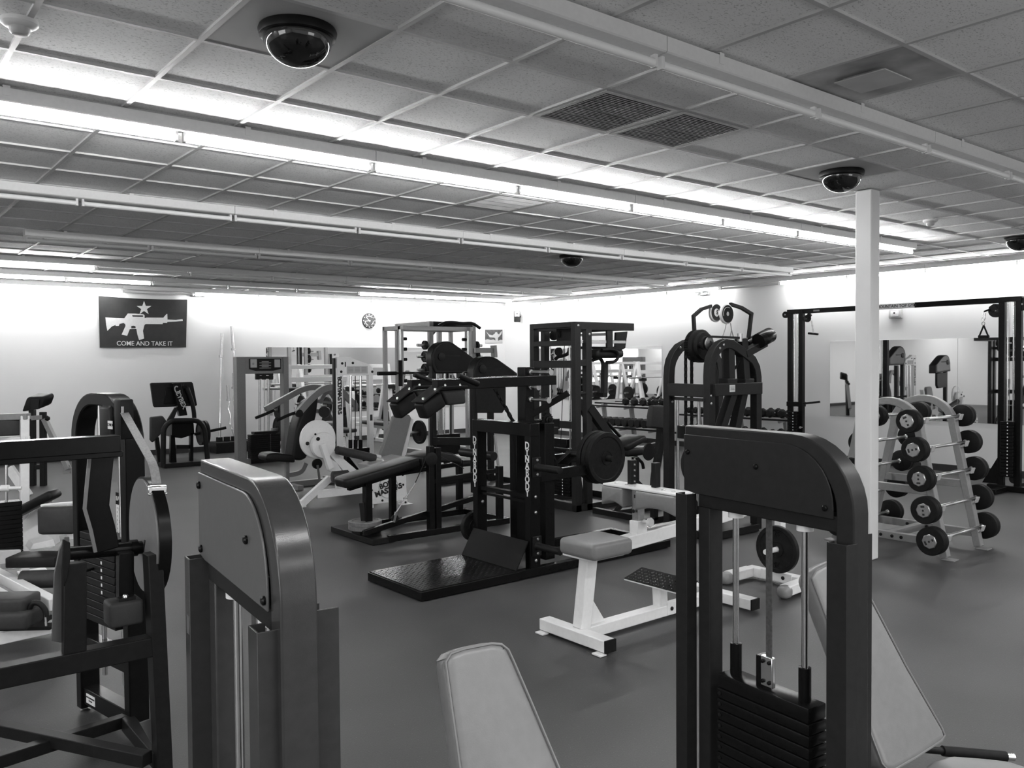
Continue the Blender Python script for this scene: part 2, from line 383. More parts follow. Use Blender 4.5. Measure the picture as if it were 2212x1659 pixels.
# ================================================================ FOREGROUND WEIGHT TOWERS
def tower(O, name_label, cat, pin_s, full, k_=1.):
    """selectorized weight tower: arch frame, guard plate, weight stack, guide rods"""
    f = Fr((O[0], O[1], 0), 264.5)          # a = to the right, b = away from the viewer is -b here
    f.b = V((.9954, -.0958, 0)); f.a = f.a*k_
    t = thing('weight_stack_machine', name_label, cat, f(.3, .03, 0))
    n = f.b
    m_fr, m_gd = (DSL, SGR) if full else (DGR, DGR)
    # arch: flat top, big rounded right shoulder, right leg, left leg
    top = [f(.0, .033, 1.4175), f(.42, .033, 1.4175)] + [f(.42+.178*math.sin(R(a)), .033, 1.2395+.178*math.cos(R(a))) for a in range(10, 91, 10)] + [f(.598, .033, .04)]
    part('arch_frame', MB().path(top, .066, .055, n), m_fr, t, .004)
    part('left_leg', MB().beam(f(.082, .033, .04), f(.082, .033, 1.40), .05, .06, n), m_fr, t, .004)
    # guard plate (front and back)
    g = [(.002, 1.417), (.40, 1.417)] + [(.40+.165*math.sin(R(a)), 1.252+.165*math.cos(R(a))) for a in range(10, 91, 10)] + [(.565, 1.222), (.055, 1.228), (.002, 1.235)]
    gp = MB(); gp.prism([f(a, -.006, z) for a, z in g], n*.005); gd = part('guard_plate', gp, m_gd, t, .002)
    bl = [(.02, 1.36), (.30, 1.34), (.54, 1.25)] if not full else [(.02, 1.39), (.43, 1.33), (.55, 1.24), (.03, 1.25)]
    for a, z in bl: part('bolt', MB().bolts([f(a, -.006, z)], -n, .0085, .007), BLK, gd)
    gp = MB(); gp.prism([f(a, .069, z) for a, z in g], n*.005); part('rear_guard_plate', gp, m_gd, t, .002)
    part('crossbar', MB().beam(f(.06, .033, 1.208), f(.575, .033, 1.208), .064, .044), BLM, t, .003)
    # channels that carried the shroud
    def chan(a, b, w, d, zt, mt, lip):
        c = MB(); zs = .04
        c.prism([f(a+x, b+y, zs) for x, y in ((0, 0), (w, 0), (w, d), (w-.004, d), (w-.004, .004), (.004, .004), (.004, lip), (0, lip))], Z_*(zt-zs))
        part('channel', c, mt, t, .001)
    chan(-.040 if full else -.012, -.03, .05, .045, 1.225, m_fr, .04)
    chan(.545 if full else .566, -.035, .062, .05, 1.20 if full else 1.165, m_fr, .03)
    chan(.53 if full else .545, .07, .055, .05, 1.215 if full else 1.175, m_fr, .03)
    # pulley peeking out on the left end
    part('pulley', MB().lathe(f(.035, .012, 1.315), n, [(.02, 0), (.070, .004), (.076, .010), (.070, .016), (.070, .026), (.076, .032), (.070, .038), (.02, .042)], 36), BLM, t)
    # guide rods
    for a in (.188, .445):
        r = part('guide_rod', MB().cyl(f(a, .033, .12), f(a, .033, 1.19), .0100, 20), CHR, t)
        part('collar', MB().cyl(f(a, .033, 1.168), f(a, .033, 1.19), .024, 24), PLW, r)
    # weight stack
    zt = .628
    for k in range(15):
        z = zt-.034*k-.032
        p = MB(); p.pad(f(.318, .033, z+.016), f.a*.172, n*.041, Z_*.0158, .004, 2)
        w = part('weight_plate', p, BLK, t, label='top weight plate' if k == 0 else None)
        part('pin_hole', MB().lathe(f(pin_s, -.0085, z+.016), -n, [(.006, 0), (.006, .0015), (.003, .002)], 10), BLM, w)
    h = MB(); h.pad(f(.318, .033, zt+.024), f.a*.17, n*.040, Z_*.022, .004, 2); part('head_plate', h, BLK, t)
    for a in (.188, .445): part('sleeve', MB().lathe(f(a, .033, zt+.044), Z_, [(.017, 0), (.018, .005), (.018, .10), (.012, .102)], 20), BLK, t)
    # belt and clamp
    part('lifting_belt', MB().obox(f(.317, .033, .96), f.a*.011, n*.0016, Z_*.245), mat('dark_belt', .05, .6, noise=.4, nscale=90), t)
    part('belt_post', MB().obox(f(.297, .033, zt+.09), f.a*.012, n*.022, Z_*.05), BLK, t, .002)
    c = part('belt_clamp', MB().obox(f(.327, .016, zt+.10), f.a*.022, n*.008, Z_*.046), CHR, t, .003)
    for a, z in ((.315, .13), (.339, .13), (.315, .07), (.339, .07)): part('bolt', MB().bolts([f(a, .008, zt+z)], -n, .006, .008), BLK, c)
    # base
    part('base_frame', MB().beam(f(-.02, .033, .03), f(.64, .033, .03), .066, .06), BLM, t, .004)
    return t, f
t1, f1 = tower((.642, 1.909), 'slate grey weight tower with a rounded guard plate, nearest on the left', 'gym machine', .18, True, .872)
t2, f2 = tower((2.177, 1.798), 'dark weight tower with chrome rods and black plate stack, right foreground', 'gym machine', .158, False)
# adjuster hanging in the left channel of the near tower
part('cable_adjuster', MB().pad(f1(-.012, -.014, 1.075), f1.a*.016, f1.b*.016, Z_*.024, .003, 1), SGR, t1)
part('eye_bolt', MB().cyl(f1(-.012, -.014, 1.10), f1(-.012, -.014, 1.165), .006, 8).sphere(f1(-.012, -.014, 1.17), .013, 10), IRG, t1)
# ---------------------------------------------------------------- backrest pads on these towers
def backrest(f, t, p0, drop, out, m, thick, frame_to):
    """p0: a point on the pad face, drop: direction down the face, out: pixel outline of the face"""
    wd = f.b; n = wd.cross(drop).normalized()
    if n.dot(EYE-p0) < 0: n = -n
    pts = [hp(x, y, p0, n) for x, y in out]
    o = MB(); o.padprism(pts, -n*thick, .022, 4); pd = part('backrest', o, m, t, smooth=60)
    pc = sum(pts, V((0, 0, 0)))/len(pts)
    # welt round the face
    rp = [pc + (q-pc)*.975 for q in pts]
    part('piping', MB().tube([q - n*.004 for q in rp], .0035, 6, closed=True), m, pd)
    pb = pc - n*(thick+.012)
    part('backrest_plate', MB().obox(pb, drop.normalized()*.22, wd*.07, n*.006), BLM, t, .003)
    part('backrest_post', MB().beam(pb + drop.normalized()*.02, V((pb.x, pb.y, 0.04)) - n*.0, .05, .05, f.a), BLM, t, .004)
    part('seat_rail', MB().beam(V((pb.x, pb.y, .035)), frame_to, .05, .06), BLM, t, .004)
    return pd, pc, n
dr = (f2.a*.43 - Z_).normalized()
out1 = [(960, 1425), (972, 1406), (1000, 1396), (1062, 1384), (1085, 1386), (1100, 1398), (1112, 1424), (1150, 1512), (1212, 1659), (1290, 1850), (1280, 1900), (1262, 1912), (1060, 1950), (1038, 1945), (1028, 1925), (985, 1600)]
backrest(f1, t1, hx(963, 1406, 1.08), dr, out1, VLG, .065, f1(.3, .07, .035))
out2 = [(1752, 1245), (1762, 1226), (1785, 1214), (1815, 1203), (1836, 1203), (1852, 1222), (1876, 1276), (1962, 1440), (2040, 1575), (2047, 1592), (2040, 1604), (1985, 1640), (1935, 1669), (1920, 1668), (1908, 1655), (1850, 1500)]
pd2, pc2, n2 = backrest(f2, t2, hx(1758, 1225, 2.43), dr, out2, VLG, .07, f2(.3, .07, .035))
s = MB(); sz = .40
q = [hz(x, y, sz) for x, y in ((1975, 1668), (2010, 1640), (2050, 1628), (2130, 1634), (2180, 1640), (2225, 1655))]
q += [q[-1] + f2.a*.30, q[0] + f2.a*.42]
s.padprism(q, Z_*-.075, .024, 4); part('seat', s, VLG, t2, smooth=60)
a, b = hx(2036, 1622, 2.86), hx(2172, 1634, 3.05)
rl = part('hand_grip', MB().cyl(a, b, .017, 16), RUB, t2)
part('grip_end', MB().cyl(b, b + (b-a).normalized()*.03, .012, 12), CHR, rl)
part('grip_bar', MB().tube([a - (b-a).normalized()*.1, a + (b-a)*.1], .012, 10), BLM, t2)
# ================================================================ BACK EXTENSION MACHINE (left foreground)
f = Fr((.885, 4.44, 0), -79); f.b = V((.98, .19, 0)).normalized(); n = f.b
t = thing('back_extension_machine', 'black back extension machine with an arched frame and pale cam belt, left foreground', 'gym machine', f(.28, -.2, 0))
arch = [f(.03, .045, .02), f(.03, .045, 1.30)] + [f(.22-.19*math.cos(R(a)), .045, 1.31+.19*math.sin(R(a))) for a in range(10, 91, 10)] + [f(.30, .045, 1.50)] + [f(.33+.19*math.sin(R(a)), .045, 1.31+.19*math.cos(R(a))) for a in range(10, 91, 10)] + [f(.52, .045, .06)]
part('arch_frame', MB().path(arch, .09, .055, n), BLK, t, .006)
part('floor_rail', MB().beam(f(.03, .045, .085), f(.52, .045, .085), .07, .08), BLK, t, .004)
part('cross_rail', MB().beam(f(.03, .045, .33), f(.52, .045, .33), .06, .085), BLK, t, .004)
part('levelling_foot', MB().lathe(f(.03, .03, 0), Z_, [(.02, 0), (.022, .006), (.01, .012), (.01, .03)], 14), STL, t)
lb = part('rating_label', MB().obox(f(.14, .008, .085), f.a*.045, n*.001, Z_*.022), PAP, t)
part('label_print', MB().text('BACK EXTENSION', f(.14, .0065, .092), f.a, Z_, .010).text('S/N 41080', f(.14, .0065, .078), f.a, Z_, .008), INK, lb)
# weight stack inside the arch
for a in (.18, .38): part('guide_rod', MB().cyl(f(a, .06, .2), f(a, .06, 1.48), .011, 14), STL, t)
for k in range(12):
    w = MB(); w.pad(f(.25, .05, .86-.034*k), f.a*.175, n*.05, Z_*.0162, .003, 1)
    pw = part('weight_plate', w, BLM, t)
    if 1 <= k < 8: part('number_label', MB().obox(f(.30, -.001, .86-.034*k), f.a*.006, n*.0008, Z_*.007), PAP, pw)
part('stack_post', MB().cyl(f(.22, .05, .87), f(.22, .05, .97), .022, 16), BLK, t)
part('selector_pin', MB().cyl(f(.22, 0, .72), f(.22, -.04, .715), .006, 10), BLK, t)
# belt pulley housing with maker badge
ph = MB(); c0 = hp(262, 905, f(0, -.02, 0), n)
ph.pad(hp(246, 915, f(0, .03, 0), n), f.a*.055, n*.045, Z_*.085, .02, 3); hs = part('pulley_housing', ph, DGR, t)
part('pulley_fork', MB().pad(hp(268, 905, f(0, -.03, 0), n), f.a*.03, n*.03, Z_*.085, .008, 2), BLM, t)
part('fork_bolt', MB().cyl(hp(265, 878, f(0, -.065, 0), n), hp(265, 892, f(0, -.065, 0), n), .005, 8), CHR, t)
bd = part('badge', MB().obox(hp(238, 918, f(0, -.023, 0), n), f.a*.022, n*.001, Z_*.018), PAP, hs)
part('badge_lettering', MB().text('CYBEX', hp(238, 918, f(0, -.0245, 0), n), f.a, Z_, .017), INK, bd)
# instruction placards on the back of the stack
for (x, y, w_, h_) in ((268, 1130, .075, .13), (195, 1145, .055, .115)):
    c = hp(x, y, f(0, .095, 0), n); pl = part('placard', MB().obox(c, f.a*w_, n*.001, Z_*h_), PAP, t)
    tx = MB()
    if x > 200:
        part('placard_header', MB().obox(c + Z_*(h_-.022) - n*.0012, f.a*w_, n*.0008, Z_*.028), BLM, pl)
        part('placard_title', MB().text('BACK EXT', c + Z_*(h_-.022) - n*.0025, f.a, Z_, .03), PAP, pl)
    for k in range(9):
        for q in (0, .0075): tx.obox(c + Z_*(h_-.066-.019*k-q) - n*.0014 + f.a*.006, f.a*(w_*.72-.01*(k % 3)), n*.0003, Z_*.0022)
        tx.obox(c + Z_*(h_-.066-.019*k) - n*.0014 - f.a*(w_*.82), f.a*.003, n*.0003, Z_*.003)
    part('placard_print', tx, GRY, pl)
# cam wheel, belt and axle at the front
axY = 3.55
aL, aR = hy(143, 1196, axY), hy(332, 1180, axY); ax = (aR-aL).normalized()
part('axle', MB().cyl(aL, aR + ax*.03, .026, 20), BLK, t)
part('axle_sleeve', MB().cyl(aL + (aR-aL)*.72, aL + (aR-aL)*.80, .033, 20), BLK, t)
cc = aR - ax*.045 + Z_*.06; sd = ax.cross(Z_).normalized()
cam = [cc + sd*(.205*math.cos(R(a))*(1 if math.cos(R(a)) > 0 else .9)) + Z_*(.225*math.sin(R(a))-.01) for a in range(0, 360, 10)]
part('cam_wheel', MB().prism(cam, ax*.012), TGR, t, .001)
rim = [cc + ax*.03 + sd*(.21*math.cos(R(a))) + Z_*(.228*math.sin(R(a))-.01) for a in range(-150, 121, 10)]
part('cam_rim', MB().path(rim, .045, .010, ax), BLK, t, .001)
cg = MB()
for a in (-70, -38, -5): 
    q = cc + ax*.055 + sd*(.12*math.cos(R(a))) + Z_*(.13*math.sin(R(a))); cg.obox(q, sd*.04, ax*.006, Z_*.05)
part('cam_slot', MB().obox(cc - ax*.001 + sd*.03 - Z_*.055, (sd*.5+Z_).normalized()*.035, sd*.007, ax*.001), INK, t)
part('range_selector', MB().prism([cc + ax*.035 + sd*(r*math.cos(R(a))) + Z_*(r*math.sin(R(a))) for r, a in ((.06, 20), (.2, 20), (.215, -20), (.2, -60), (.07, -100))], ax*.02), BLM, t, .003)
bt0, bt1 = hp(272, 915, f(.3, -.05, 0), n), hy(322, 1038, axY)
bt1 = cc + ax*.03 + Z_*.215 + sd*.075
part('cam_belt', MB().path(roundpoly([hp(268, 890, f(.3, -.04, 0), n), bt1 + Z_*.06, bt1 + sd*.035 - Z_*.01], .05), .034, .003, ax), BELT, t)
cl = bt1 + sd*.04 - Z_*.03
cp = part('belt_clamp', MB().obox(cl, ax*.036, (sd-Z_*.4).normalized()*.008, Z_*.013).obox(cl - Z_*.018, ax*.036, sd*.012, Z_*.005), CHR, t, .004)
for k in (-1, 1): part('bolt', MB().bolts([cl + ax*(.025*k) - (sd*-1)*-.008], sd, .008, .008), CHR, cp)
# curved lever down to the axle and the long arm going left
lv = [hy(222, 962, 3.5), hy(214, 1040, 3.5), hy(209, 1095, 3.5), hy(222, 1140, 3.5), hy(232, 1188, 3.5)]
part('curved_lever', MB().path(lv, .095, .012, ax.cross(Z_).cross(Z_) if False else Y_.cross(Z_).cross(Z_) if False else X_) if False else MB().path(lv, .02, .085, Y_), BLK, t, .004)
part('lever_edge', MB().path([p - X_*.045 - Y_*.012 for p in lv], .012, .012, Y_), TGR, t, .001)
p, q = hy(255, 957, 3.42), hy(-260, 988, 3.42); q.z = p.z
part('long_arm', MB().beam(p, q, .075, .062), BLK, t, .003)
part('arm_lip', MB().box((min(p.x, q.x), 3.39, p.z-.050), (p.x+.010, 3.47, p.z-.028)), BLK, t, .003)
# support frame towards the viewer
YF = 3.40
p, q = hy(345, 1398, YF), hy(-330, 1520, YF); q.z = p.z = .575
part('front_beam', MB().beam(p, q, .07, .075), BLM, t, .004)
part('front_leg', MB().beam(V((p.x+.005, YF, 0.02)), V((p.x-.02, YF, .93)), .08, .055, X_), BLM, t, .004)
part('upright', MB().beam(hy(160, 1440, YF), hy(160, 1215, YF), .075, .05, Y_), BLM, t, .004)
part('side_plate', MB().prism([hy(x, y, YF+.02) for x, y in ((112, 1385), (117, 1240), (128, 1188), (140, 1160), (150, 1160), (152, 1200), (140, 1235), (140, 1390))], Y_*.012), SGR, t, .002)
part('pivot_plate', MB().prism([hy(x, y, YF-.03) for x, y in ((136, 1165), (152, 1172), (153, 1205), (146, 1250), (138, 1268), (134, 1220))], Y_*.012), BLM, t, .003)
lw = V((p.x-.02, YF, .16))
part('diagonal_brace', MB().beam(hy(318, 1640, YF), hd(-60, 1560, 3.6), .05, .05), BLM, t, .003)
part('rear_brace', MB().beam(f(.50, .0, .09), hd(-80, 1668, 3.15), .05, .05), BLM, t, .003)
part('gusset', MB().prism([hy(x, y, YF+.03) for x, y in ((302, 1562), (330, 1552), (330, 1610))], Y_*.01), SGR, t, .001)
part('side_rail', MB().beam(V((p.x-.01, YF, .12)), f(.52, .0, .085), .05, .06), BLM, t, .003)
hpst = hy(270, 1240, 3.5)
part('pad_post', MB().beam(hy(270, 1192, 3.5), hy(270, 1302, 3.5), .05, .055, X_), BLK, t, .003)
cu2 = MB(); cu2.pad(hy(267, 1320, 3.46), X_*.062, Y_*.055, Z_*.048, .014, 3); part('counter_pad', cu2, VDG, t)
part('bolt_plate', MB().obox(hy(272, 1292, 3.44), X_*.03, Y_*.02, Z_*.006), BLM, t, .001)
part('pad_bolt', MB().bolts([hy(271, 1290, 3.425)], Z_, .010, .012), CHR, t)
# ================================================================ helpers for gym gear
def plate_mb(mb, c, ax, r, th, seg=40, hole=.026):
    """cast weight plate: raised rim and hub; c = centre of the near face, ax = direction away from that face"""
    ax = ax.normalized(); sd, u = perp(ax, Z_)
    pr = [(hole, .004), (hole+.028, .004), (hole+.030, .0), (hole+.032, .008), (r*.80, .009), (r*.84, .0), (r-.004, 0), (r, .004), (r, th-.004), (r-.004, th), (r*.84, th), (r*.80, th-.009), (hole+.032, th-.008), (hole, th-.004)]
    return mb.lathe(c, ax, pr + [pr[0]], seg, caps=False)
def weight_plate(label, c, ax, r, th, m=None, group=None, txt=None, name='weight_plate'):
    m = m or IRN
    t = thing(name, label, 'weight plate', c + ax.normalized()*(th/2) - Z_*r, group)
    d = part('disc', plate_mb(MB(), c, ax, r, th), m, t)
    if txt:
        sd, u = perp(ax.normalized(), Z_); rt = Z_.cross(-ax.normalized()).normalized()
        part('number', MB().text(txt, c + Z_*(r*.64) + ax.normalized()*.005, rt, Z_, r*.30, .003).text(txt, c - Z_*(r*.64) + ax.normalized()*.005, -rt, -Z_, r*.30, .003), m, d)
    return t
def chain_mb(p, q, r=.016, step=.03):
    mb = MB(); d = (q-p); n = max(2, int(d.length/step)); t = d.normalized(); sd, u = perp(t, Z_)
    for i in range(n):
        c = p + d*((i+.5)/n); a, b = (sd, u) if i % 2 else (u, sd)
        mb.obox(c, t*(step*.62), a*r, b*(r*.35))
    return mb
DIA = mat('diamond_plate', .02, .20, metal=.5, noise=.2)
def tread(mb, o, u, v, lu, lv, step=.030, L_=.011, W_=.0035, h=.0022):
    """raised lozenges of checker plate on the rectangle o + u*[0,lu] + v*[0,lv]"""
    n = u.cross(v).normalized(); n = n if n.z > 0 else -n
    for i in range(int(lu/step)):
        for j in range(int(lv/step)):
            c = o + u*((i+.5)*step) + v*((j+.5)*step); a = (u+v if (i+j) % 2 else u-v).normalized(); b = n.cross(a)
            vs = [mb.bm.verts.new(p) for p in (c + a*L_, c + b*W_, c - a*L_, c - b*W_, c + n*h + a*L_*.5, c + n*h - a*L_*.5)]
            for f in ((0, 1, 4), (1, 5, 4), (1, 2, 5), (2, 3, 5), (3, 4, 5), (3, 0, 4)): mb.bm.faces.new([vs[k] for k in f])
    return mb
# ================================================================ BLACK STANDING MACHINE WITH SHOULDER PADS (centre)
t = thing('calf_squat_machine', 'black standing calf machine with padded shoulder yokes and diamond plate deck, centre', 'gym machine', (4.2, 5.28, 0))
y0, y1 = 4.905, 5.65
part('platform', MB().box((3.14, y0, .005), (4.02, y1, .070)), BLK, t, .004)
dk = part('deck_plate', MB().box((3.15, y0+.012, .070), (4.0, y1-.012, .076)), DIA, t)
part('tread_pattern', tread(MB(), V((3.16, y0+.02, .076)), X_, Y_, .83, .70), DIA, dk, recalc=False, smooth=0)
pa, pb = hy(1144, 1170, 4.93), hy(1020, 1139, 5.62)
zi = (pa.z+pb.z)/2; xi = (pa.x+pb.x)/2
ip = MB(); ip.prism([V((4.0, y0+.02, .078)), V((xi, y0+.02, zi)), V((xi+.004, y0+.02, zi-.008)), V((4.008, y0+.02, .070))], Y_*(y1-y0-.04)); inc = part('inclined_plate', ip, DIA, t)
iu = (V((xi, 0, zi))-V((4.0, 0, .078))); part('tread_pattern', tread(MB(), V((4.005, y0+.03, .0795)), iu.normalized(), Y_, iu.length-.01, y1-y0-.06), BLM, inc, recalc=False, smooth=0)
for yy in (y0+.035, y1-.035): part('base_rail', MB().beam(V((4.0, yy, .04)), V((5.75, yy, .04)), .06, .065), BLK, t, .004)
part('rear_rail', MB().beam(V((5.72, y0+.05, .04)), V((5.72, y1-.05, .04)), .06, .065), BLK, t, .003)
px0 = hz(1133, 1226, .07).x; PXC = px0+.045
zt = hy(1140, 915, y0+.03).z
for k, yy in enumerate((y0+.035, y1-.035)):
    p = part('front_post', MB().box((px0, yy-.032, .07), (px0+.10, yy+.032, zt)), BLK, t, .004)
    ch = 'DYNABODY'
    tx = MB()
    for i, c in enumerate(ch): tx.text(c, V((px0-.0015, yy, zt-.17-.052*i)), -Y_, Z_, .075, .001, bold=.002, sx=.9)
    part('lettering', tx, PAP, p)
    for z in (.62, .50, .13): part('bolt', MB().bolts([V((px0+.05, yy-.033, z))], -Y_, .013, .01), STL, p)
part('top_crossbeam', MB().box((px0, y0, zt-.10), (px0+.09, y1, zt)), BLK, t, .004)
part('low_crossbar', MB().beam(V((PXC, y0, .62)), V((PXC, y1, .62)), .05, .03).beam(V((PXC, y0, .575)), V((PXC, y1, .575)), .03, .02), BLK, t)
for yy in (5.10, 5.46): part('rear_post', MB().box((px0+.28, yy-.045, .07), (px0+.38, yy+.045, zt-.02)), BLK, t, .004)
part('top_rail', MB().beam(V((px0+.02, 5.28, zt-.05)), V((px0+.60, 5.28, zt-.05)), .10, .09), BLK, t, .004)
cx = hy(1136, 850, 5.28).x; ct = hy(1136, 793, 5.28).z
part('centre_column', MB().box((cx-.05, 5.23, zt-.05), (cx+.05, 5.33, ct)), BLK, t, .005)
for (x0_, y0_, x1_, y1_) in ((1140, 804, 1171, 805), (1140, 836, 1148, 837), (1141, 863, 1168, 865)):
    a = V((cx+.0, 5.23, hy(x0_, y0_, 5.23).z)); L_ = .06+(x1_-x0_)*.0065
    part('storage_pin', MB().lathe(a, -Y_, [(.022, 0), (.022, .02), (.014, .024), (.014, L_-.03), (.024, L_-.028), (.024, L_)], 16), STL, t)
# yoke arms
def yoke(ys, shift, nm):
    th = .115
    def q(x, y): return hy(x, y, ys)
    a = MB(); aL = q(949+shift[0], 834+shift[1]); aR = hy(1207-shift[0]*-.9, 822, ys)
    ar = part('yoke_arm', MB().beam(V((aL.x, ys+.06, aL.z+.005)), V((aR.x, ys+.06, aL.z+.02)), .07, .075), BLK, t, .004)
    pl = [q(893+18+shift[0], 862+8+shift[1]), q(954+shift[0], 836+shift[1]), q(1008+shift[0], 835+shift[1])]
    part('yoke_plate', MB().path([p + Y_*.06 for p in pl], .15, .012, Y_), BLM, ar, .002)
    for i in (0.15, .75): part('bolt', MB().bolts([(pl[0]*(1-i)+pl[1]*i) + Y_*.02 + Z_*.006, ], Z_, .010, .014), CHR, ar)
    for i in (0.2, .8): part('bolt', MB().bolts([(pl[1]*(1-i)+pl[2]*i) + Y_*.02 + Z_*.006, ], Z_, .010, .014), CHR, ar)
    lo = [(911, 874), (953, 846), (966, 876), (924, 907)]; hi = [(956, 845), (1006, 841), (1008, 872), (969, 876)]
    for o in (lo, hi):
        m_ = MB(); m_.padprism([q(x+shift[0], y+shift[1]) for x, y in o], Y_*th, .018, 3); part('shoulder_pad', m_, VBK if o is lo else VDG, t, smooth=60)
yoke(4.98, (0, 0), 'near')
yoke(5.46, (-56, -1), 'far')
for (a, b, c, d, yy) in ((990, 811, 1033, 829, 5.0), (895, 809, 932, 824, 5.5)):
    part('hand_grip', MB().cyl(hy(a, b, yy), hy(c, d, yy), .020, 14), RUB, t)
for yy in (5.04, 5.52): part('yoke_link', MB().beam(V((cx+.25, yy, 1.40)), V((cx+.02, 5.28, zt+.02)), .05, .05), BLK, t, .003)
part('lift_chain', chain_mb(hy(1069, 838, 5.28), hy(1110, 914, 5.28)), BLM, t)
sp = hy(1184, 907, 5.2); sg = MB()
pr = []
for i in range(36): pr.append(sp + X_*((.060 if i % 2 else .050)*math.cos(R(i*10))) + Z_*((.060 if i % 2 else .050)*math.sin(R(i*10))))
sg.prism(pr, Y_*.016); spo = part('sprocket', sg, BLM, t)
part('sprocket_hub', MB().lathe(sp, -Y_, [(.03, 0), (.03, .012), (.018, .016), (.018, .03)], 18), BLK, spo)
part('sprocket_bracket', MB().obox(sp + V((.0, .02, -.09)), X_*.09, Y_*.05, Z_*.03), BLM, t, .006)
part('drop_chain', chain_mb(hy(1179, 935, 5.2), hy(1203, 1010, 5.2)), BLM, t)
# lever with plates behind
lz = hy(1240, 1022, 5.0).z
part('lever_beam', MB().beam(hy(1165, 1030, 5.0), hy(1300, 1008, 5.0), .05, .085), BLK, t, .004)
part('lever_beam', MB().beam(hy(1150, 998, 5.5), hy(1260, 985, 5.5), .05, .085), BLK, t, .004)
pc = hy(1312, 990, 4.93)
part('lever_cross', MB().beam(V((pc.x-.16, 4.98, lz)), V((pc.x-.16, 5.52, lz)), .06, .06), BLK, t, .003)
part('plate_peg', MB().cyl(V((pc.x, 5.42, pc.z)), V((pc.x, 4.86, pc.z)), .025, 16), BLM, t)
part('peg_arm', MB().beam(V((pc.x-.16, 5.38, lz)), V((pc.x+.02, 5.38, pc.z)), .05, .07), BLK, t, .003)
weight_plate('big black weight plate, outer one on the lever of the centre machine', pc, Y_, .215, .045, IRN, 'plates on the centre machine')
weight_plate('big black weight plate, second one on the lever of the centre machine', pc + Y_*.05, Y_, .215, .045, IRN, 'plates on the centre machine', '25')
weight_plate('big black weight plate, innermost on the lever of the centre machine', pc + Y_*.10, Y_, .222, .045, IRN, 'plates on the centre machine', '35')
# storage horns on the near post
for z_, (x, y) in ((0, (1150, 1010)), (1, (1150, 1181))):
    a = hy(x, y, y0+.003)
    fl = part('horn_flange', MB().box((px0+.015, y0-.010, a.z-.075), (px0+.10, y0+.003, a.z+.075)), BLM, t, .002)
    a = V((px0+.06, y0-.010, a.z))
    for s_ in (-1, 1): part('bolt', MB().bolts([a + Z_*(.055*s_)], -Y_, .011, .009), STL, fl)
    part('storage_horn', MB().lathe(a, -Y_, [(.034, 0), (.028, .02), (.027, .26), (.018, .262)], 18), BLM, t)
a = V((px0+.06, y1, hy(1003, 1140, 5.72).z))
part('storage_horn', MB().lathe(a, Y_, [(.034, 0), (.028, .02), (.027, .20), (.018, .202)], 18), BLM, t)
weight_plate('small black plate low on the left post of the centre machine', V((px0+.06, y1+.05, a.z)), Y_, .125, .04, IRN)
# ================================================================ BLACK LYING BENCH WITH LEVER (left of centre)
t = thing('lying_curl_bench', 'black padded lying curl bench with a loaded foot lever and cable, left of centre', 'gym machine', (4.4, 7.05, 0))
part('front_deck', MB().box((3.78, 6.70, .005), (4.02, 7.52, .060)), BLM, t, .004)
for yy in (6.72, 7.45): part('base_rail', MB().beam(V((3.95, yy, .04)), V((5.35, yy-.02, .04)), .05, .06), BLK, t, .003)
part('base_rail', MB().beam(V((5.33, 6.70, .04)), V((5.33, 7.45, .04)), .05, .06), BLK, t, .003)
pX = hy(931, 1150, 6.72).x
for k, (xx, yy, zz) in enumerate(((pX, 6.72, .86), (pX+.075, 6.72, .84), (pX, 7.42, .56), (5.25, 6.72, .60), (5.25, 7.42, .60))):
    part('post', MB().box((xx-.03, yy-.03, .06), (xx+.03, yy+.03, zz)), BLK, t, .004)
part('front_post', MB().box((3.86, 6.96, .06), (3.93, 7.03, .60)), BLK, t, .004)
part('side_rail', MB().beam(V((pX, 6.72, .52)), V((5.25, 6.72, .56)), .04, .045), BLK, t, .003)
part('far_rail', MB().beam(V((pX, 7.42, .52)), V((5.25, 7.42, .56)), .04, .045), BLK, t, .003)
YP = 6.86
q0, q1 = hy(745, 1050, YP), hy(905, 1000, YP)
d = (q1-q0).normalized(); n_ = d.cross(Y_).normalized(); n_ = n_ if n_.z > 0 else -n_
bp_ = MB(); o = []
Lb = (q1-q0).length; W = .30
for a, b in ((0, .06), (.03, .015), (.10, 0), (Lb, 0), (Lb, W), (.10, W), (.03, W-.015), (0, W-.06)): o.append(q0 + d*(a+.02) + Y_*b + n_*.045)
bp_.padprism(o, -n_*.085, .026, 4); part('bench_pad', bp_, VBK, t, smooth=60)
hp_ = MB(); hb = q1 + d*.03; pts = []
prof = [(0, .045), (.10, .075), (.22, .085), (.36, .06), (.47, .0), (.47, -.06), (.36, -.035), (.2, -.02), (0, -.04)]
hp_.padprism([V((hb.x+a, YP-.02, hb.z+z)) for a, z in prof], Y_*.34, .022, 3); part('hip_pad', hp_, VBK, t, smooth=60)
part('bench_spine', MB().beam(q0 + d*.1 + Y_*.15 - n_*.065, q1 + d*.35 + Y_*.15 - n_*.065, .06, .05), BLK, t, .003)
part('ankle_roller', MB().cyl(V((5.20, 6.74, .70)), V((5.20, 7.3, .70)), .045, 18), VBK, t)
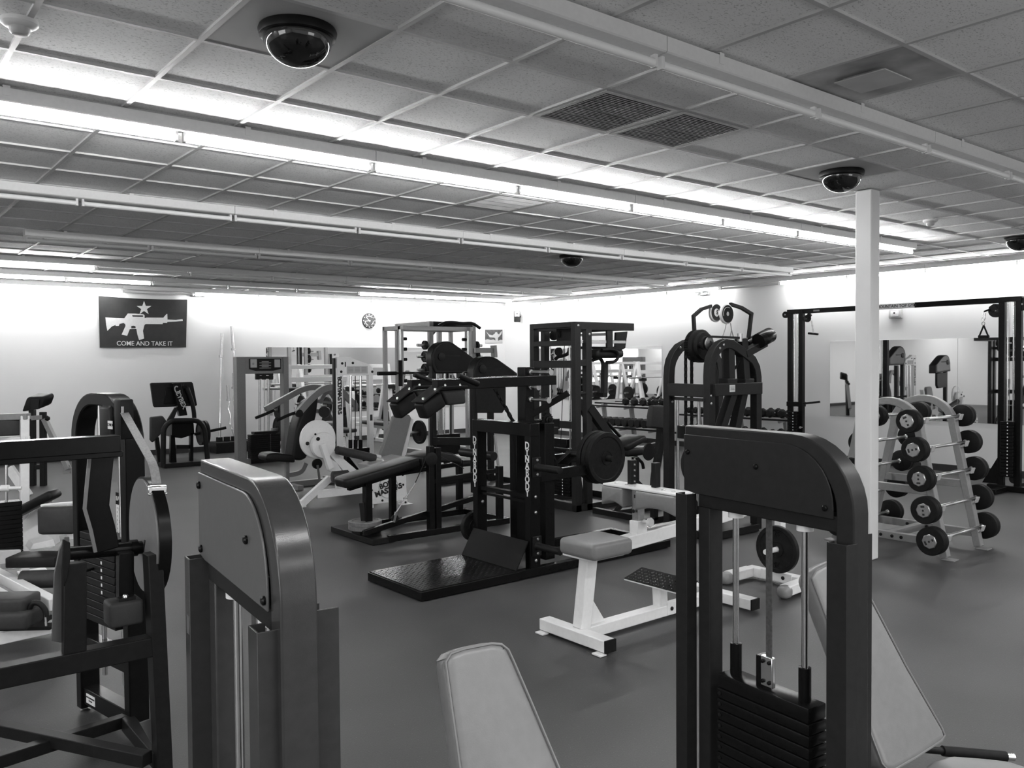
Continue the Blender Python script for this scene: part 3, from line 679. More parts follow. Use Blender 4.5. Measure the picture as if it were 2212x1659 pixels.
# lever, pulley wheel, cable
la, lb_ = hy(785, 1152, 6.78), hy(1022, 1076, 6.78)
part('foot_lever', MB().beam(la, lb_, .045, .05), BLK, t, .003)
wc = hy(931, 992, 6.70); part('cable_wheel', MB().lathe(wc + Y_*.0, Y_, [(.02, -.012), (.062, -.012), (.066, -.010), (.058, 0), (.066, .010), (.062, .012), (.02, .012)], 30), BLM, t)
cb = [hy(1002, 1012, 6.70), hy(965, 993, 6.70), wc + Z_*.062 + X_*.02, wc + V((-.03, 0, .055)), wc + V((-.06, 0, 0)), hy(897, 1043, 6.70)]
part('cable', MB().tube(cb, .004, 8), BLM, t)
part('turnbuckle', MB().cyl(hy(897, 1043, 6.70), hy(856, 1106, 6.70), .007, 8).cyl(hy(876, 1076, 6.70) - X_*.02, hy(876, 1076, 6.70) + X_*.02, .008, 8), STL, t)
part('lever_pulley', MB().lathe(hy(853, 1120, 6.71), Y_, [(.012, -.012), (.034, -.012), (.036, 0), (.034, .012), (.012, .012)], 20), BLM, t)
part('pulley_yoke', MB().beam(hy(856, 1106, 6.70), hy(850, 1128, 6.70), .02, .02), STL, t)
# loaded post on the lever
pp = hz(789, 1142, .10)
part('loading_post', MB().beam(V((pp.x, pp.y, .10)), V((pp.x-.015, pp.y+.02, .345)), .05, .05).box((pp.x-.1, pp.y-.08, .062), (pp.x+.12, pp.y+.08, .10)), BLM, t, .003)
for k in range(2):
    weight_plate(('upper' if k else 'lower')+' grey plate lying on the loading post of the black bench', V((pp.x, pp.y, .10+.04*k)), Z_, .155, .04, IRG, 'plates on the black bench lever')
# ================================================================ WHITE SEATED CALF MACHINE
t = thing('seated_calf_machine', 'white seated calf machine with square grey seat and thigh pads, centre right', 'gym machine', (3.9, 3.6, 0))
def wb(n_, p, q, w, h, up=Z_, bev=.006): return part(n_, MB().beam(V(p), V(q), w, h, up), WHT, t, bev)
fe = wb('front_foot', (3.39, 3.90, .05), (3.39, 3.34, .05), .085, .07)
part('end_cap', MB().beam(V((3.39, 3.342, .05)), V((3.39, 3.330, .05)), .085, .07), RUB, fe)
for yy in (3.86, 3.37): part('foot_plate', MB().box((3.31, yy-.035, .002), (3.36, yy+.035, .012)), WHT, fe, .002)
wb('base_rail', (3.43, 3.61, .05), (4.70, 3.61, .05), .075, .07)
re_ = wb('rear_foot', (4.70, 3.90, .05), (4.70, 3.30, .05), .085, .07)
part('end_cap', MB().beam(V((4.70, 3.302, .05)), V((4.70, 3.290, .05)), .085, .07), RUB, re_)
ub, ut = V((3.43, 3.61, .08)), V((3.49, 3.61, .50))
wb('seat_post', ub, ut, .075, .085)
part('post_gusset', MB().prism([V((3.44, 3.61-.006, .085)), V((3.62, 3.61-.006, .085)), V((3.47, 3.61-.006, .30))], Y_*.012), WHT, t, .002)
part('seat_plate', MB().box((3.38, 3.48, .50), (3.66, 3.72, .515)), WHT, t, .003)
part('pivot_bracket', MB().prism([V((3.55, 3.54, .515)), V((3.68, 3.54, .515)), V((3.66, 3.54, .575)), V((3.60, 3.54, .575))], Y_*.13), BLK, t, .003)
part('seat_support', MB().box((3.42, 3.52, .515), (3.58, 3.68, .552)), BLK, t)
s1, s2, s3 = hz(1207, 1160, .645), hz(1287, 1180, .645), hz(1364, 1160, .645)
sx0, sx1, sy0, sy1 = (s1.x+s2.x)/2, s3.x, (s2.y+s3.y)/2, s1.y
st = MB(); st.pad(V(((sx0+sx1)/2, (sy0+sy1)/2, .598)), X_*((sx1-sx0)/2), Y_*((sy1-sy0)/2), Z_*.048, .028, 4); part('seat', st, VMG, t, smooth=60)
wb('lever_rail', (3.66, 3.61, .525), (5.0, 3.61, .60), .075, .085)
part('slide_rail', MB().box((4.0, 3.585, .592), (4.4, 3.635, .605)), STL, t, .002)
mx = hy(1379, 1145, 3.61).x
slv = part('mast_sleeve', MB().box((mx-.045, 3.575, .55), (mx+.045, 3.645, hy(1379, 1123, 3.61).z)), WHT, t, .004)
ms = MB(); zt2 = hy(1373, 1058, 3.61).z; ms.box((mx-.03, 3.585, .6), (mx+.03, 3.635, zt2)); mst = part('mast', ms, STL, t, .002)
part('mast_holes', MB().box((mx-.0305, 3.602, .80), (mx-.0300, 3.618, zt2-.03)), INK, mst)
for k in range(7): part('hole_rim', MB().box((mx-.0325, 3.604, .83+.035*k), (mx-.0305, 3.616, .84+.035*k)), STL, mst)
part('pull_knob', MB().lathe(V((mx+.01, 3.575, hy(1395, 1125, 3.575).z)), -Y_, [(.012, 0), (.012, .04), (.027, .044), (.030, .055), (.025, .065), (.005, .068)], 18), PLW, slv)
part('sleeve_bolt', MB().bolts([V((mx-.045, 3.61, .72))], -X_, .012, .005), BLM, slv)
# thigh pads
ta, tb_ = hx(1312, 1048, mx-.05), hx(1462, 1066, mx-.05)
tz = (ta.z+tb_.z)/2
part('thigh_plate', MB().pad(V((mx, (ta.y+tb_.y)/2, tz)), X_*.075, Y_*(abs(ta.y-tb_.y)/2+.02), Z_*.008, .007, 2), WHT, t)
for k in range(2):
    ya, yb = (ta.y+.02, 3.665) if k == 0 else (3.56, tb_.y-.02)
    pm = MB(); n2_ = 14; up_, lo_ = [], []
    for i in range(n2_+1):
        u_ = i/n2_; yy = ya+(yb-ya)*u_; up_.append(V((mx-.09, yy, tz-.009))); lo_.append(V((mx-.09, yy, tz-.10-.03*(abs(2*u_-1))**2)))
    pm.padprism(up_ + lo_[::-1], X_*.18, .015, 3); part('thigh_pad', pm, VMG, t, smooth=60)
for k, yy in enumerate((ta.y-.05, ta.y-.14, tb_.y+.13, tb_.y+.05)): part('pad_bolt', MB().bolts([V((mx-.02, yy, tz+.008))], Z_, .012, .006), STL, t)
part('handle', MB().beam(V((mx+.04, 3.70, tz)), V((mx+.04, 3.70, tz+.16)), .035, .05, X_), BLM, t, .003)
part('handle', MB().beam(V((mx+.04, 3.50, tz)), V((mx+.04, 3.50, tz+.16)), .035, .05, X_), BLM, t, .003)
# foot rest
fa, fb = hz(1362, 1243, .235), hz(1478, 1276, .235)
fx = (fa.x+fb.x)/2
part('foot_rest', MB().prism([V((fx-.05, y_, .215-.0)) for y_ in (fa.y, fb.y)] + [V((fx+.12, y_, .26)) for y_ in (fb.y, fa.y)], Z_*.008), WHT, t)
part('tread', MB().prism([V((fx-.05, y_, .2235)) for y_ in (fa.y, fb.y)] + [V((fx+.12, y_, .2685)) for y_ in (fb.y, fa.y)], Z_*.005), DIA, t)
fu = V((.17, 0, .045)); part('tread_pattern', tread(MB(), V((fx-.05, fb.y+.01, .2290)), fu.normalized(), Y_, fu.length, abs(fa.y-fb.y)-.02, .032, .012, .006, .004), DIA, t, recalc=False, smooth=0)
wb('foot_rest_post', (fx+.04, 3.61, .07), (fx+.03, 3.61, .235), .07, .07)
jb = part('joint_plate', MB().box((fx+.06, 3.568, .02), (fx+.30, 3.574, .10)), WHT, t, .002)
for a in (.10, .16, .23): part('bolt', MB().bolts([V((fx+a, 3.568, .06))], -Y_, .022 if a > .2 else .013, .01), BLM, jb)
# ---------------------------------------------------------------- white plate stand behind the right tower
t = thing('weight_stand', 'low white plate stand with rounded grey rubber feet, seen through the right tower', 'weight stand', (5.3, 3.6, 0))
def wq(n_, p, q, w, h, bev=.006): return part(n_, MB().beam(V(p), V(q), w, h), WHT, t, bev)
wq('cross_foot', (5.42, 3.86, .055), (5.42, 3.34, .055), .08, .07)
wq('side_foot', (5.40, 3.83, .055), (5.14, 3.84, .055), .08, .07); wq('side_foot', (5.40, 3.37, .055), (5.12, 3.35, .055), .08, .07)
for yy in (3.84, 3.35): part('rubber_foot', MB().pad(V((5.12, yy, .047)), X_*.05, Y_*.046, Z_*.045, .035, 4), MGR, t)
wq('post', (5.44, 3.60, .08), (5.44, 3.60, .56), .06, .06)
br_ = part('bracket', MB().box((5.372, 3.46, .03), (5.378, 3.72, .10)), WHT, t, .002)
for yy in (3.53, 3.64): part('bolt', MB().bolts([V((5.372, yy, .065))], -X_, .014, .008), BLM, br_)
pc2_ = hx(1676, 1187, 5.30); part('peg', MB().cyl(V((5.44, pc2_.y, pc2_.z)), V((5.17, pc2_.y, pc2_.z)), .019, 16), WHT, t)
part('peg_brace', MB().beam(V((5.44, 3.60, pc2_.z)), V((5.44, pc2_.y, pc2_.z)), .05, .05), WHT, t)
weight_plate('single black plate on the white stand, framed by the right tower', V((5.30, pc2_.y, pc2_.z)), X_, .172, .035, IRN, None, '25')
# ================================================================ TALL BLACK CAGE MACHINE (assisted chin and dip)
X0, X1, Y0c, Y1c, HT = 6.32, 7.32, 6.73, 7.50, 2.085
t = thing('chin_dip_machine', 'tall black cage machine with chin bars, in front of the far corner', 'gym machine', (6.8, 7.1, 0))
def bx(n_, a, b, m_=None, bev=.004): return part(n_, MB().box(a, b), m_ or DGR, t, bev)
xe = hy(1370, 712, Y0c).x
bx('corner_post', (X0, Y0c, 0), (X0+.085, Y0c+.07, HT)); bx('corner_post', (X0, Y1c-.07, 0), (X0+.085, Y1c, HT))
xp = hy(1267, 800, Y0c).x
bx('inner_post', (xp, Y0c, 0), (xp+.085, Y0c+.07, HT-.08)); bx('inner_post', (xp, Y1c-.07, 0), (xp+.085, Y1c, HT-.08))
bx('top_beam', (X0+.085, Y0c, HT-.085), (xe, Y0c+.06, HT)); bx('top_beam', (X0+.085, Y1c-.06, HT-.085), (xe, Y1c, HT))
bx('top_crossbeam', (X0, Y0c+.07, HT-.06), (X0+.07, Y1c-.07, HT)); bx('top_crossbeam', (xe-.06, Y0c+.06, HT-.08), (xe, Y1c-.06, HT-.01))
z2 = hx(1190, 742, X0).z; bx('second_crossbeam', (X0, Y0c+.07, z2-.03), (X0+.06, Y1c-.07, z2+.03))
za, zb = hy(1258, 777, Y0c).z, hy(1258, 791, Y0c).z; bx('side_plate', (X0+.085, Y0c+.005, zb), (xp, Y0c+.06, za))
bx('side_plate', (X0+.085, Y0c+.005, hy(1258, 851, Y0c).z-.0), (xp, Y0c+.06, hy(1258, 846, Y0c).z), None, 0)
for z, (a, b) in ((1.62, (X0, X0+.05)), (.95, (X0, X0+.05))): bx('side_bar', (a, Y0c+.07, z-.04), (b, Y1c-.07, z+.04))
for yy in (Y0c, Y1c-.07): bx('base_rail', (X0, yy, 0), (xe+.05, yy+.07, .075))
bx('base_crossbar', (X0, Y0c+.07, 0), (X0+.075, Y1c-.07, .09)); bx('base_crossbar', (xe-.02, Y0c+.07, 0), (xe+.05, Y1c-.07, .075))
part('corner_gusset', MB().prism([V((X0+.08, Y0c+.03, .07)), V((xp, Y0c+.03, .07)), V((X0+.08, Y0c+.03, .50))], Y_*.012), DGR, t, .001)
# guide rods and stack just inside the left side
for yy in (Y0c+.22, Y1c-.22):
    part('guide_rod', MB().cyl(V((X0+.12, yy, .15)), V((X0+.12, yy, z2)), .011, 14), CHR, t)
yc = (Y0c+Y1c)/2
for k in range(16): 
    w = MB(); w.pad(V((X0+.12, yc, .16+.033*k)), X_*.06, Y_*.22, Z_*.0158, .003, 1); pw = part('weight_plate', w, BLK, t)
    if k < 15: part('number_label', MB().obox(V((X0+.059, yc-.10, .16+.033*k)), X_*.0006, Y_*.006, Z_*.007), PAP, pw)
part('head_block', MB().pad(V((X0+.12, yc, .73)), X_*.05, Y_*.16, Z_*.05, .006, 1), BLK, t)
part('stack_label', MB().obox(V((X0-.001, Y1c-.10, .35)), X_*.0008, Y_*.014, Z_*.09), PAP, t)
# pulleys, carriage plates, cable
for (x, y, r) in ((1215, 722, .06), (1196, 725, .055), (1207, 760, .05)):
    c = hx(x, y, X0+.22); part('pulley', MB().lathe(c, Y_, [(.01, -.014), (r, -.014), (r-.006, 0), (r, .014), (.01, .014)], 26), BLM, t)
part('pulley_plate', MB().box((X0+.18, yc-.12, 1.86), (X0+.30, yc+.12, HT-.06)), BLM, t)
part('cable', MB().cyl(V((X0+.13, yc, .76)), V((X0+.2, yc, 1.95)), .004, 8), BLM, t)
cpo = [hy(x, y, Y0c+.25) for x, y in ((1331, 718), (1356, 716), (1351, 752), (1333, 762), (1318, 762), (1316, 752), (1330, 748))]
part('carriage_plate', MB().prism(cpo, Y_*.03), BLM, t, .003)
cz = hy(1340, 740, Y0c+.05).z
part('chin_bar', MB().beam(hy(1250, 738, Y0c+.05), hy(1349, 739, Y0c+.05), .04, .035), CHR, t, .003)
part('chin_bar', MB().beam(hy(1250, 724, Y0c+.30), hy(1312, 722, Y0c+.30), .04, .03), LGR, t, .002)
part('chin_bar', MB().beam(hy(1240, 751, Y0c+.20), hy(1345, 752, Y0c+.20), .04, .03), BLM, t, .002)
bx('hanger_post', (xe-.42, Y0c+.02, 1.80), (xe-.33, Y0c+.05, HT-.06))
hd_ = MB(); hp0 = [hy(x, y, Y0c-.05) for x, y in ((1300, 756), (1318, 754), (1332, 758), (1336, 766), (1334, 776), (1326, 782), (1310, 783))]
part('grip_handle', hd_.tube(roundpoly(hp0, .05), .018, 12), RUB, t)
part('grip_handle', MB().tube(roundpoly([hy(x, y, Y0c+.4) for x, y in ((1230, 752), (1228, 764), (1216, 769), (1206, 770), (1200, 776))], .04), .02, 12), RUB, t)
pm = MB(); pm.pad(hy(1303, 764, Y0c+.10), X_*.22, Y_*.13, Z_*.05, .04, 4); part('chest_pad', pm, VBK, t, smooth=60)
part('pad_arm', MB().tube(roundpoly([hy(1280, 778, Y0c+.1), hy(1296, 772, Y0c+.1), hy(1303, 785, Y0c+.1), hy(1305, 800, Y0c+.1)], .08), .022, 10), DGR, t)
part('hanging_post', MB().beam(hy(1306, 783, Y0c+.05), hy(1305, 850, Y0c+.05), .06, .06), DGR, t, .004)
part('post_cap', MB().box(hy(1303, 852, Y0c+.05)-V((.035, .035, .03)), hy(1303, 852, Y0c+.05)+V((.035, .035, .02))), RUB, t, .004)
part('step_brace', MB().beam(hy(1272, 880, Y0c+.02), hy(1322, 950, Y0c+.02), .07, .10), BLM, t, .003)
part('step_bar', MB().tube(roundpoly([hy(1312, 913, Y0c+.2), hy(1355, 960, Y0c+.2), hy(1372, 985, Y0c+.2), hy(1388, 1000, Y0c+.2), hy(1390, 1012, Y0c+.2)], .06), .02, 10), BLK, t)
part('lower_mid_plate', MB().prism([hy(x, y, Y0c+.3) for x, y in ((1252, 862), (1266, 862), (1283, 898), (1300, 945), (1290, 945), (1252, 880))], Y_*.05), BLM, t, .003)
for s_ in ((1249, 703), (1273, 722)): part('bolt', MB().bolts([hy(s_[0], s_[1], Y0c)], -Y_, .014, .008), STL, t)
# ================================================================ BLACK MACHINE WITH TWO ARCHES
A1, A2 = 5.46, 4.86
t = thing('arched_pullover_machine', 'black twin arch machine with toothed wheel, chains and two round overhead pads', 'gym machine', (6.6, 5.1, 0))
def arch(xx, pts, h, nm):
    P_ = [hy(x, y, xx) for x, y in pts]; P_[0].z = .02; P_[-1].z = .02
    return part(nm, MB().path(P_, .075, h, Y_), DGR, t, .005)
a1 = [(1445, 1100), (1445, 815), (1446, 795), (1449, 780), (1456, 765), (1466, 752), (1480, 744), (1496, 741), (1510, 744), (1528, 753), (1540, 764), (1548, 780), (1551, 800), (1552, 1100)]
arch(A1, a1, .085, 'far_arch')
a2 = [(1532, 1000), (1532, 812), (1533, 790), (1536, 774), (1543, 759), (1553, 747), (1564, 742), (1577, 744), (1590, 753), (1608, 766), (1622, 778), (1630, 795), (1633, 815), (1633, 1000)]
arch(A2, a2, .085, 'near_arch')
zc = hy(1490, 839, A1).z
xl, xr_ = hy(1445, 900, A1).x, hy(1552, 900, A1).x; xl2, xr2 = hy(1532, 900, A2).x, hy(1633, 900, A2).x
part('side_beam', MB().beam(V((xl, A1, zc)), V((xl2, A2, zc)), .07, .12), DGR, t, .004)
zc2 = hy(1590, 840, A2).z
nb = part('cross_beam', MB().beam(V((xl2, A2-.045, zc2)), V((xr2, A2-.045, zc2)), .06, .11), DGR, t, .004)
lc = hy(1582, 839, A2-.08); lbp = part('maker_label', MB().obox(lc, Y_*.0015, X_*.04, Z_*.032), PAP, nb)
part('label_print', MB().obox(lc - Y_*.002 + Z_*.012, Y_*.0004, X_*.03, Z_*.003).obox(lc - Y_*.002, Y_*.0004, X_*.028, Z_*.003).obox(lc - Y_*.002 - Z_*.012, Y_*.0004, X_*.03, Z_*.003), GRY, lbp)
for (x, y) in ((1555, 752), (1563, 745), (1536, 855), (1536, 872)): part('bolt', MB().bolts([hy(x, y, A2-.0385)], -Y_, .013, .008), STL, t)
for (x, y) in ((1469, 751), (1452, 851), (1452, 868)): part('bolt', MB().bolts([hy(x, y, A1-.0385)], -Y_, .013, .008), STL, t)
part('side_rod', MB().beam(hy(1450, 860, A1), hy(1519, 864, A2+.02), .03, .03), DGR, t)
for (x, yy) in ((1464, A1-.1), (1510, A2+.15)): part('guide_rod', MB().cyl(hy(x, 864, yy), V((hy(x, 864, yy).x, yy, .3)), .014, 12), STL, t)
part('base_rail', MB().beam(V((xl, A1, .04)), V((xr_, A1, .04)), .08, .07), DGR, t, .004); part('base_rail', MB().beam(V((xl2, A2, .04)), V((xr2, A2, .04)), .08, .07), DGR, t, .004)
part('base_rail', MB().beam(V((xl, A1, .04)), V((xl2, A2, .04)), .08, .07), DGR, t, .004)
blk_ = MB(); blk_.box((xl-.03, A1-.16, .0), (xl+.14, A1-.04, .20)); part('foot_block', blk_, BLK, t, .006)
# toothed wheels
wc = hy(1499, 748, A1-.18); r = .155; tp = []
for i in range(120): tp.append(wc + X_*((r if i % 2 else r-.008)*math.cos(R(i*3))) + Z_*((r if i % 2 else r-.008)*math.sin(R(i*3))))
part('toothed_wheel', MB().prism(tp, Y_*-.05), BLM, t); part('drum', MB().lathe(wc - Y_*.05, -Y_, [(r-.015, 0), (r+.004, .004), (r+.004, .05), (r-.02, .054), (r-.025, .09), (.06, .094)], 48), BLM, t)
hb = hy(1533, 742, A2+.06)
part('hub', MB().cyl(wc, hb, .028, 18), BLM, t); part('hub_disc', MB().lathe(hb, -Y_, [(.01, -.012), (.058, -.012), (.060, -.006), (.058, 0), (.01, .0)], 32), STL, t)
part('hub_gear', MB().lathe(hb + Y_*.03, -Y_, [(.01, -.03), (.065, -.03), (.065, 0), (.01, 0)], 24), BLM, t)
for x in (1481, 1494):
    p = hy(x, 760, A1-.2); part('chain', chain_mb(V((p.x, p.y, p.z)), V((p.x, p.y, .95)), .016, .03), BLM, t)
part('counter_plate', MB().lathe(hy(1488, 890, A1-.2) - Z_*.25, Z_, [(.01, 0), (.11, 0), (.11, .12), (.03, .13)], 24), BLM, t)
# swing arms, counterweights
for (xa, y0_, xb, y1_) in ((1572, 734, 1574, 828), (1601, 731, 1607, 828)):
    part('swing_arm', MB().beam(hy(xa, y0_, A2+.02), hy(xb, y1_, A2+.02), .09, .09, Y_), DGR, t, .004)
for x in (1572, 1609): part('pivot_block', MB().pad(hy(x, 827, A2+.0), X_*.07, Y_*.06, Z_*.04, .006, 1), DGR, t)
for (xa, xb) in ((1590, 1545), (1612, 1580)):
    part('slanted_leg', MB().beam(hy(xb, 960, A2+.05), hy(xa-8, 845, A2+.05), .085, .08, Y_), DGR, t, .004)
part('top_link', MB().beam(hy(1532, 727, A2), hy(1600, 730, A2), .03, .02), DGR, t); part('arm_cap', MB().cyl(hy(1598, 731, A2)-Z_*.03, hy(1598, 727, A2)+Z_*.03, .025, 12), STL, t)
ca = [hy(1606, 765, A2+.0), hy(1650, 741, A2+.0)]
part('counter_arm', MB().beam(ca[0], ca[1], .07, .085, Y_), DGR, t, .004)
d = (hy(1664, 722, A2) - hy(1640, 735, A2)).normalized()
cw = hy(1638, 737, A2-.04); part('counterweight', MB().lathe(cw, d, [(.03, 0), (.07, .002), (.073, .006), (.073, .20), (.068, .206), (.0, .206)], 32), BLK, t)
part('counterweight', MB().lathe(hy(1612, 745, A2+.1), d, [(.0, 0), (.05, .002), (.052, .15), (.0, .152)], 24), BLK, t)
part('arm_bar', MB().beam(hy(1582, 800, A2+.1), hy(1598, 785, A2+.1), .02, .02), BLM, t)
part('side_cover', MB().prism([hy(x, y, A1-.3) for x, y in ((1536, 775), (1548, 790), (1552, 815), (1553, 835), (1536, 835))], Y_*.05), BLM, t, .003)
part('hose', MB().tube(roundpoly([hy(1577, 807, A2), hy(1590, 795, A2), hy(1597, 780, A2)], .08), .008, 8), BLM, t)
# bent overhead frame and round pads
part('overhead_frame', MB().path([hy(1500, 716, A1-.2), hy(1498, 683, A1-.2), hy(1515, 668, A1-.2), hy(1536, 661, A1-.2)], .03, .032, Y_), DGR, t, .002)
part('overhead_frame', MB().path([hy(1617, 730, A2+.1), hy(1623, 678, A2+.1), hy(1602, 665, A2+.1), hy(1577, 657, A2+.1)], .03, .032, Y_), DGR, t, .002)
def rpad(c, inner, m1, m2):
    d = part('round_pad', MB().lathe(c, -Y_, [(.02, -.03), (.090, -.03), (.094, -.02), (.094, -.006), (.085, 0), (.02, 0)], 40), m1, t)
    part('pad_face', MB().lathe(c - Y_*.0005, -Y_, [(inner, 0), (.082, 0), (.082, .003), (inner, .003)], 40, caps=False), m2, d)
    return d
rp = rpad(hy(1548, 675, A1-.2), .042, PLW, BLM); cqq = hy(1549, 675, A1-.2)
part('pad_mark', MB().text('S', cqq - Y_*.004, X_, Z_, .06, .001, bold=.002), INK, rp)
rp = rpad(hy(1572, 678, A2), .021, PLW, BLM); cqq = hy(1571, 678, A2)
part('pad_arc', MB().path(arc(cqq - Y_*.005, .062, 60, 200, 12, X_, Z_), .002, .004, Y_), PAP, rp)
for pts in ([(1569, 698), (1566, 712), (1561, 727), (1560, 735)], [(1578, 698), (1580, 712), (1584, 727)], [(1580, 715), (1577, 727)]):
    part('pad_cable', MB().tube([hy(x, y, A2) for x, y in pts], .004, 8), GRY, t)
# ================================================================ BLACK INCLINE BENCH BEHIND
t = thing('incline_bench', 'black padded incline bench with foam roller, behind the stacked centre plates', 'bench', (7.7, 6.2, 0))
YB_ = 6.15
o = [hy(x, y, YB_) for x, y in ((1349, 962), (1352, 950), (1375, 944), (1398, 948), (1402, 956), (1380, 968), (1358, 978))]
bp_ = MB(); b0, b1 = hy(1355, 968, YB_), hy(1398, 945, YB_)
d = (b1-b0).normalized(); n_ = V((-d.z, 0, d.x)); n_ = n_ if n_.z > 0 else -n_
bp_.padprism([b0 + n_*.03, b1 + n_*.03, b1 - n_*.04, b0 - n_*.04], Y_*.30, .025, 3); part('backrest', bp_, VBK, t, smooth=60)
bp_ = MB(); bp_.pad(hy(1384, 976, YB_)+Y_*.15, X_*.18, Y_*.14, Z_*.045, .03, 3); part('seat', bp_, VBK, t, smooth=60)
part('frame_rail', MB().beam(hy(1362, 975, YB_)+Y_*.15-Z_*.05, hy(1440, 962, YB_)+Y_*.15, .05, .05), BLM, t, .003)
cb = hy(1395, 990, YB_)+Y_*.15
part('post', MB().beam(cb, V((cb.x, cb.y, .03)), .06, .06, X_), BLM, t, .003); part('post', MB().beam(cb+X_*.5+Z_*.0, V((cb.x+.62, cb.y, .03)), .05, .05), BLM, t, .003)
part('base_rail', MB().beam(V((cb.x-.35, cb.y, .03)), V((cb.x+.7, cb.y, .03)), .06, .06), BLM, t, .003); part('base_foot', MB().beam(V((cb.x-.35, cb.y-.28, .03)), V((cb.x-.35, cb.y+.28, .03)), .06, .06), BLM, t, .003)
part('base_foot', MB().beam(V((cb.x+.7, cb.y-.25, .03)), V((cb.x+.7, cb.y+.25, .03)), .06, .06), BLM, t, .003)
part('brace', MB().beam(V((cb.x, cb.y, .35)), V((cb.x+.4, cb.y, .05)), .04, .04), BLM, t); part('brace', MB().beam(V((cb.x-.3, cb.y, .05)), V((cb.x, cb.y, .3)), .04, .04), BLM, t)
t = thing('preacher_pad_stand', 'dark upright pad on a curved post between the cage machine and the far arch', 'bench', (7.3, 5.75, 0))
pm = MB(); pm.padprism([hy(x, y, 5.72) for x, y in ((1405, 925), (1406, 900), (1410, 876), (1436, 875), (1440, 900), (1439, 928))], Y_*.07, .025, 3); part('pad', pm, VDG, t, smooth=60)
part('post', MB().path(roundpoly([hy(1428, 918, 5.78), hy(1424, 975, 5.78), hy(1414, 1030, 5.78), hy(1413, 1060, 5.78)], .2), .06, .07, Y_), BLM, t, .004)
bq = hy(1413, 1060, 5.78); part('foot', MB().beam(V((bq.x-.25, 5.78, .03)), V((bq.x+.3, 5.78, .03)), .06, .06), BLM, t, .003); part('stem', MB().beam(V((bq.x, 5.78, .03)), V((bq.x, 5.78, bq.z+.02)), .06, .06, X_), BLM, t, .003)
part('cam_disc', MB().lathe(hy(1403, 976, 5.74), Y_, [(.01, 0), (.085, 0), (.09, .01), (.085, .02), (.01, .02)], 24), BLM, t)
part('arched_foot', MB().path(arc(V((bq.x+.42, 5.75, .02)), .22, 0, 180, 12, X_, Z_), .05, .05, Y_), BLM, t, .003)
# ================================================================ DUMBBELL RACKS AND DUMBBELLS (right wall)
def hexhead(mb, c, ax, r, w, seg=6, rot=30):
    ax = ax.normalized(); sd, u = perp(ax, Z_)
    def ring(rr, h): return [c + ax*h + sd*(rr*math.cos(R(rot+360*k/seg))) + u*(rr*math.sin(R(rot+360*k/seg))) for k in range(seg)]
    return mb.ring_sweep([ring(r*.72, 0), ring(r, w*.22), ring(r, w*.78), ring(r*.72, w)])
def dumbbell(label, r, w, grip, rnd=False):
    t = thing('dumbbell', label, 'dumbbell', (0, 0, 0))
    for s_ in (-1, 1):
        m_ = MB(); c = X_*(s_*grip/2)
        if rnd: m_.lathe(c, X_*s_, [(.02, 0), (r-.008, 0), (r, .008), (r, w-.008), (r-.008, w), (.02, w)], 28)
        else: hexhead(m_, c, X_*s_, r, w)
        part('head', m_, RUB if not rnd else IRN, t, .004, smooth=25)
    g = MB(); g.lathe(V((-grip/2, 0, 0)), X_, [(.013, 0), (.015, grip*.3), (.017, grip*.5), (.015, grip*.7), (.013, grip)], 14); part('grip', g, CHR, t)
    return t
def rack(label, name_loc, xw, ya, yb, tiers, group_labels):
    t = thing('dumbbell_rack', label, 'dumbbell rack', (xw, (ya+yb)/2, 0))
    for (x, z) in tiers:
        for dx in (-.09, .09): part('shelf_rail', MB().beam(V((x+dx, ya, z+dx*.25)), V((x+dx, yb, z+dx*.25)), .055, .03), BLM, t, .002)
    n = max(2, round(abs(ya-yb)/1.3)+1)
    for i in range(n):
        yy = ya + (yb-ya)*(.12+.76*i/(n-1))
        part('upright', MB().beam(V((xw+.22, yy, .03)), V((xw+.10, yy, tiers[0][1]+.02)), .06, .08), MGR, t, .003)
        part('foot', MB().beam(V((xw-.28, yy, .025)), V((xw+.28, yy, .025)), .06, .05), MGR, t, .003)
        for (x, z) in tiers: part('shelf_arm', MB().beam(V((x-.11, yy, z-.05)), V((xw+.2, yy, z-.02)), .04, .05), MGR, t, .002)
    return t
XR = 12.28
yA = hx(1278, 868, XR).y; yB = hx(1440, 876, XR).y
T1 = [(XR+.02, hx(1330, 873, XR).z-.02), (XR-.12, hx(1350, 922, XR-.12).z-.0)]
rack('black two tier dumbbell rack under the far mirror on the right wall', None, XR, yA, yB, T1, None)
yC, yD = hx(1474, 888, XR).y, hx(1722, 905, XR).y
T2 = [(XR+.02, hx(1600, 897, XR).z-.02), (XR-.12, hx(1650, 943, XR-.12).z-.02)]
rack('black two tier dumbbell rack along the right wall behind the twin arch machine', None, XR, yC, yD, T2, None)
protos = {}
def put(kind, label, x, y, z, group, rz=0.):
    r, w, g, rnd = kind
    if kind not in protos:
        protos[kind] = dumbbell(label, r, w, g, rnd); o = protos[kind]
    else: o = dup(protos[kind], (0, 0, 0), label)
    o.location = (x, y, z); o['group'] = group; o['label'] = label; o.rotation_euler = (0, 0, rz)
    return o
D10, D20, D30 = (.056, .06, .11, False), (.078, .095, .12, False), (.080, .105, .12, True)
n_, k = 6, 0
nd = int((yA-yB-.30)/.168)
for i in range(nd):
    y = yA - .18 - i*.168
    put(D30, 'big round black dumbbell packed on the lower shelf under the far mirror', XR-.12, y, T1[1][1]+.095, 'round dumbbells on the lower far shelf', rz=R(random.uniform(-4, 4)))
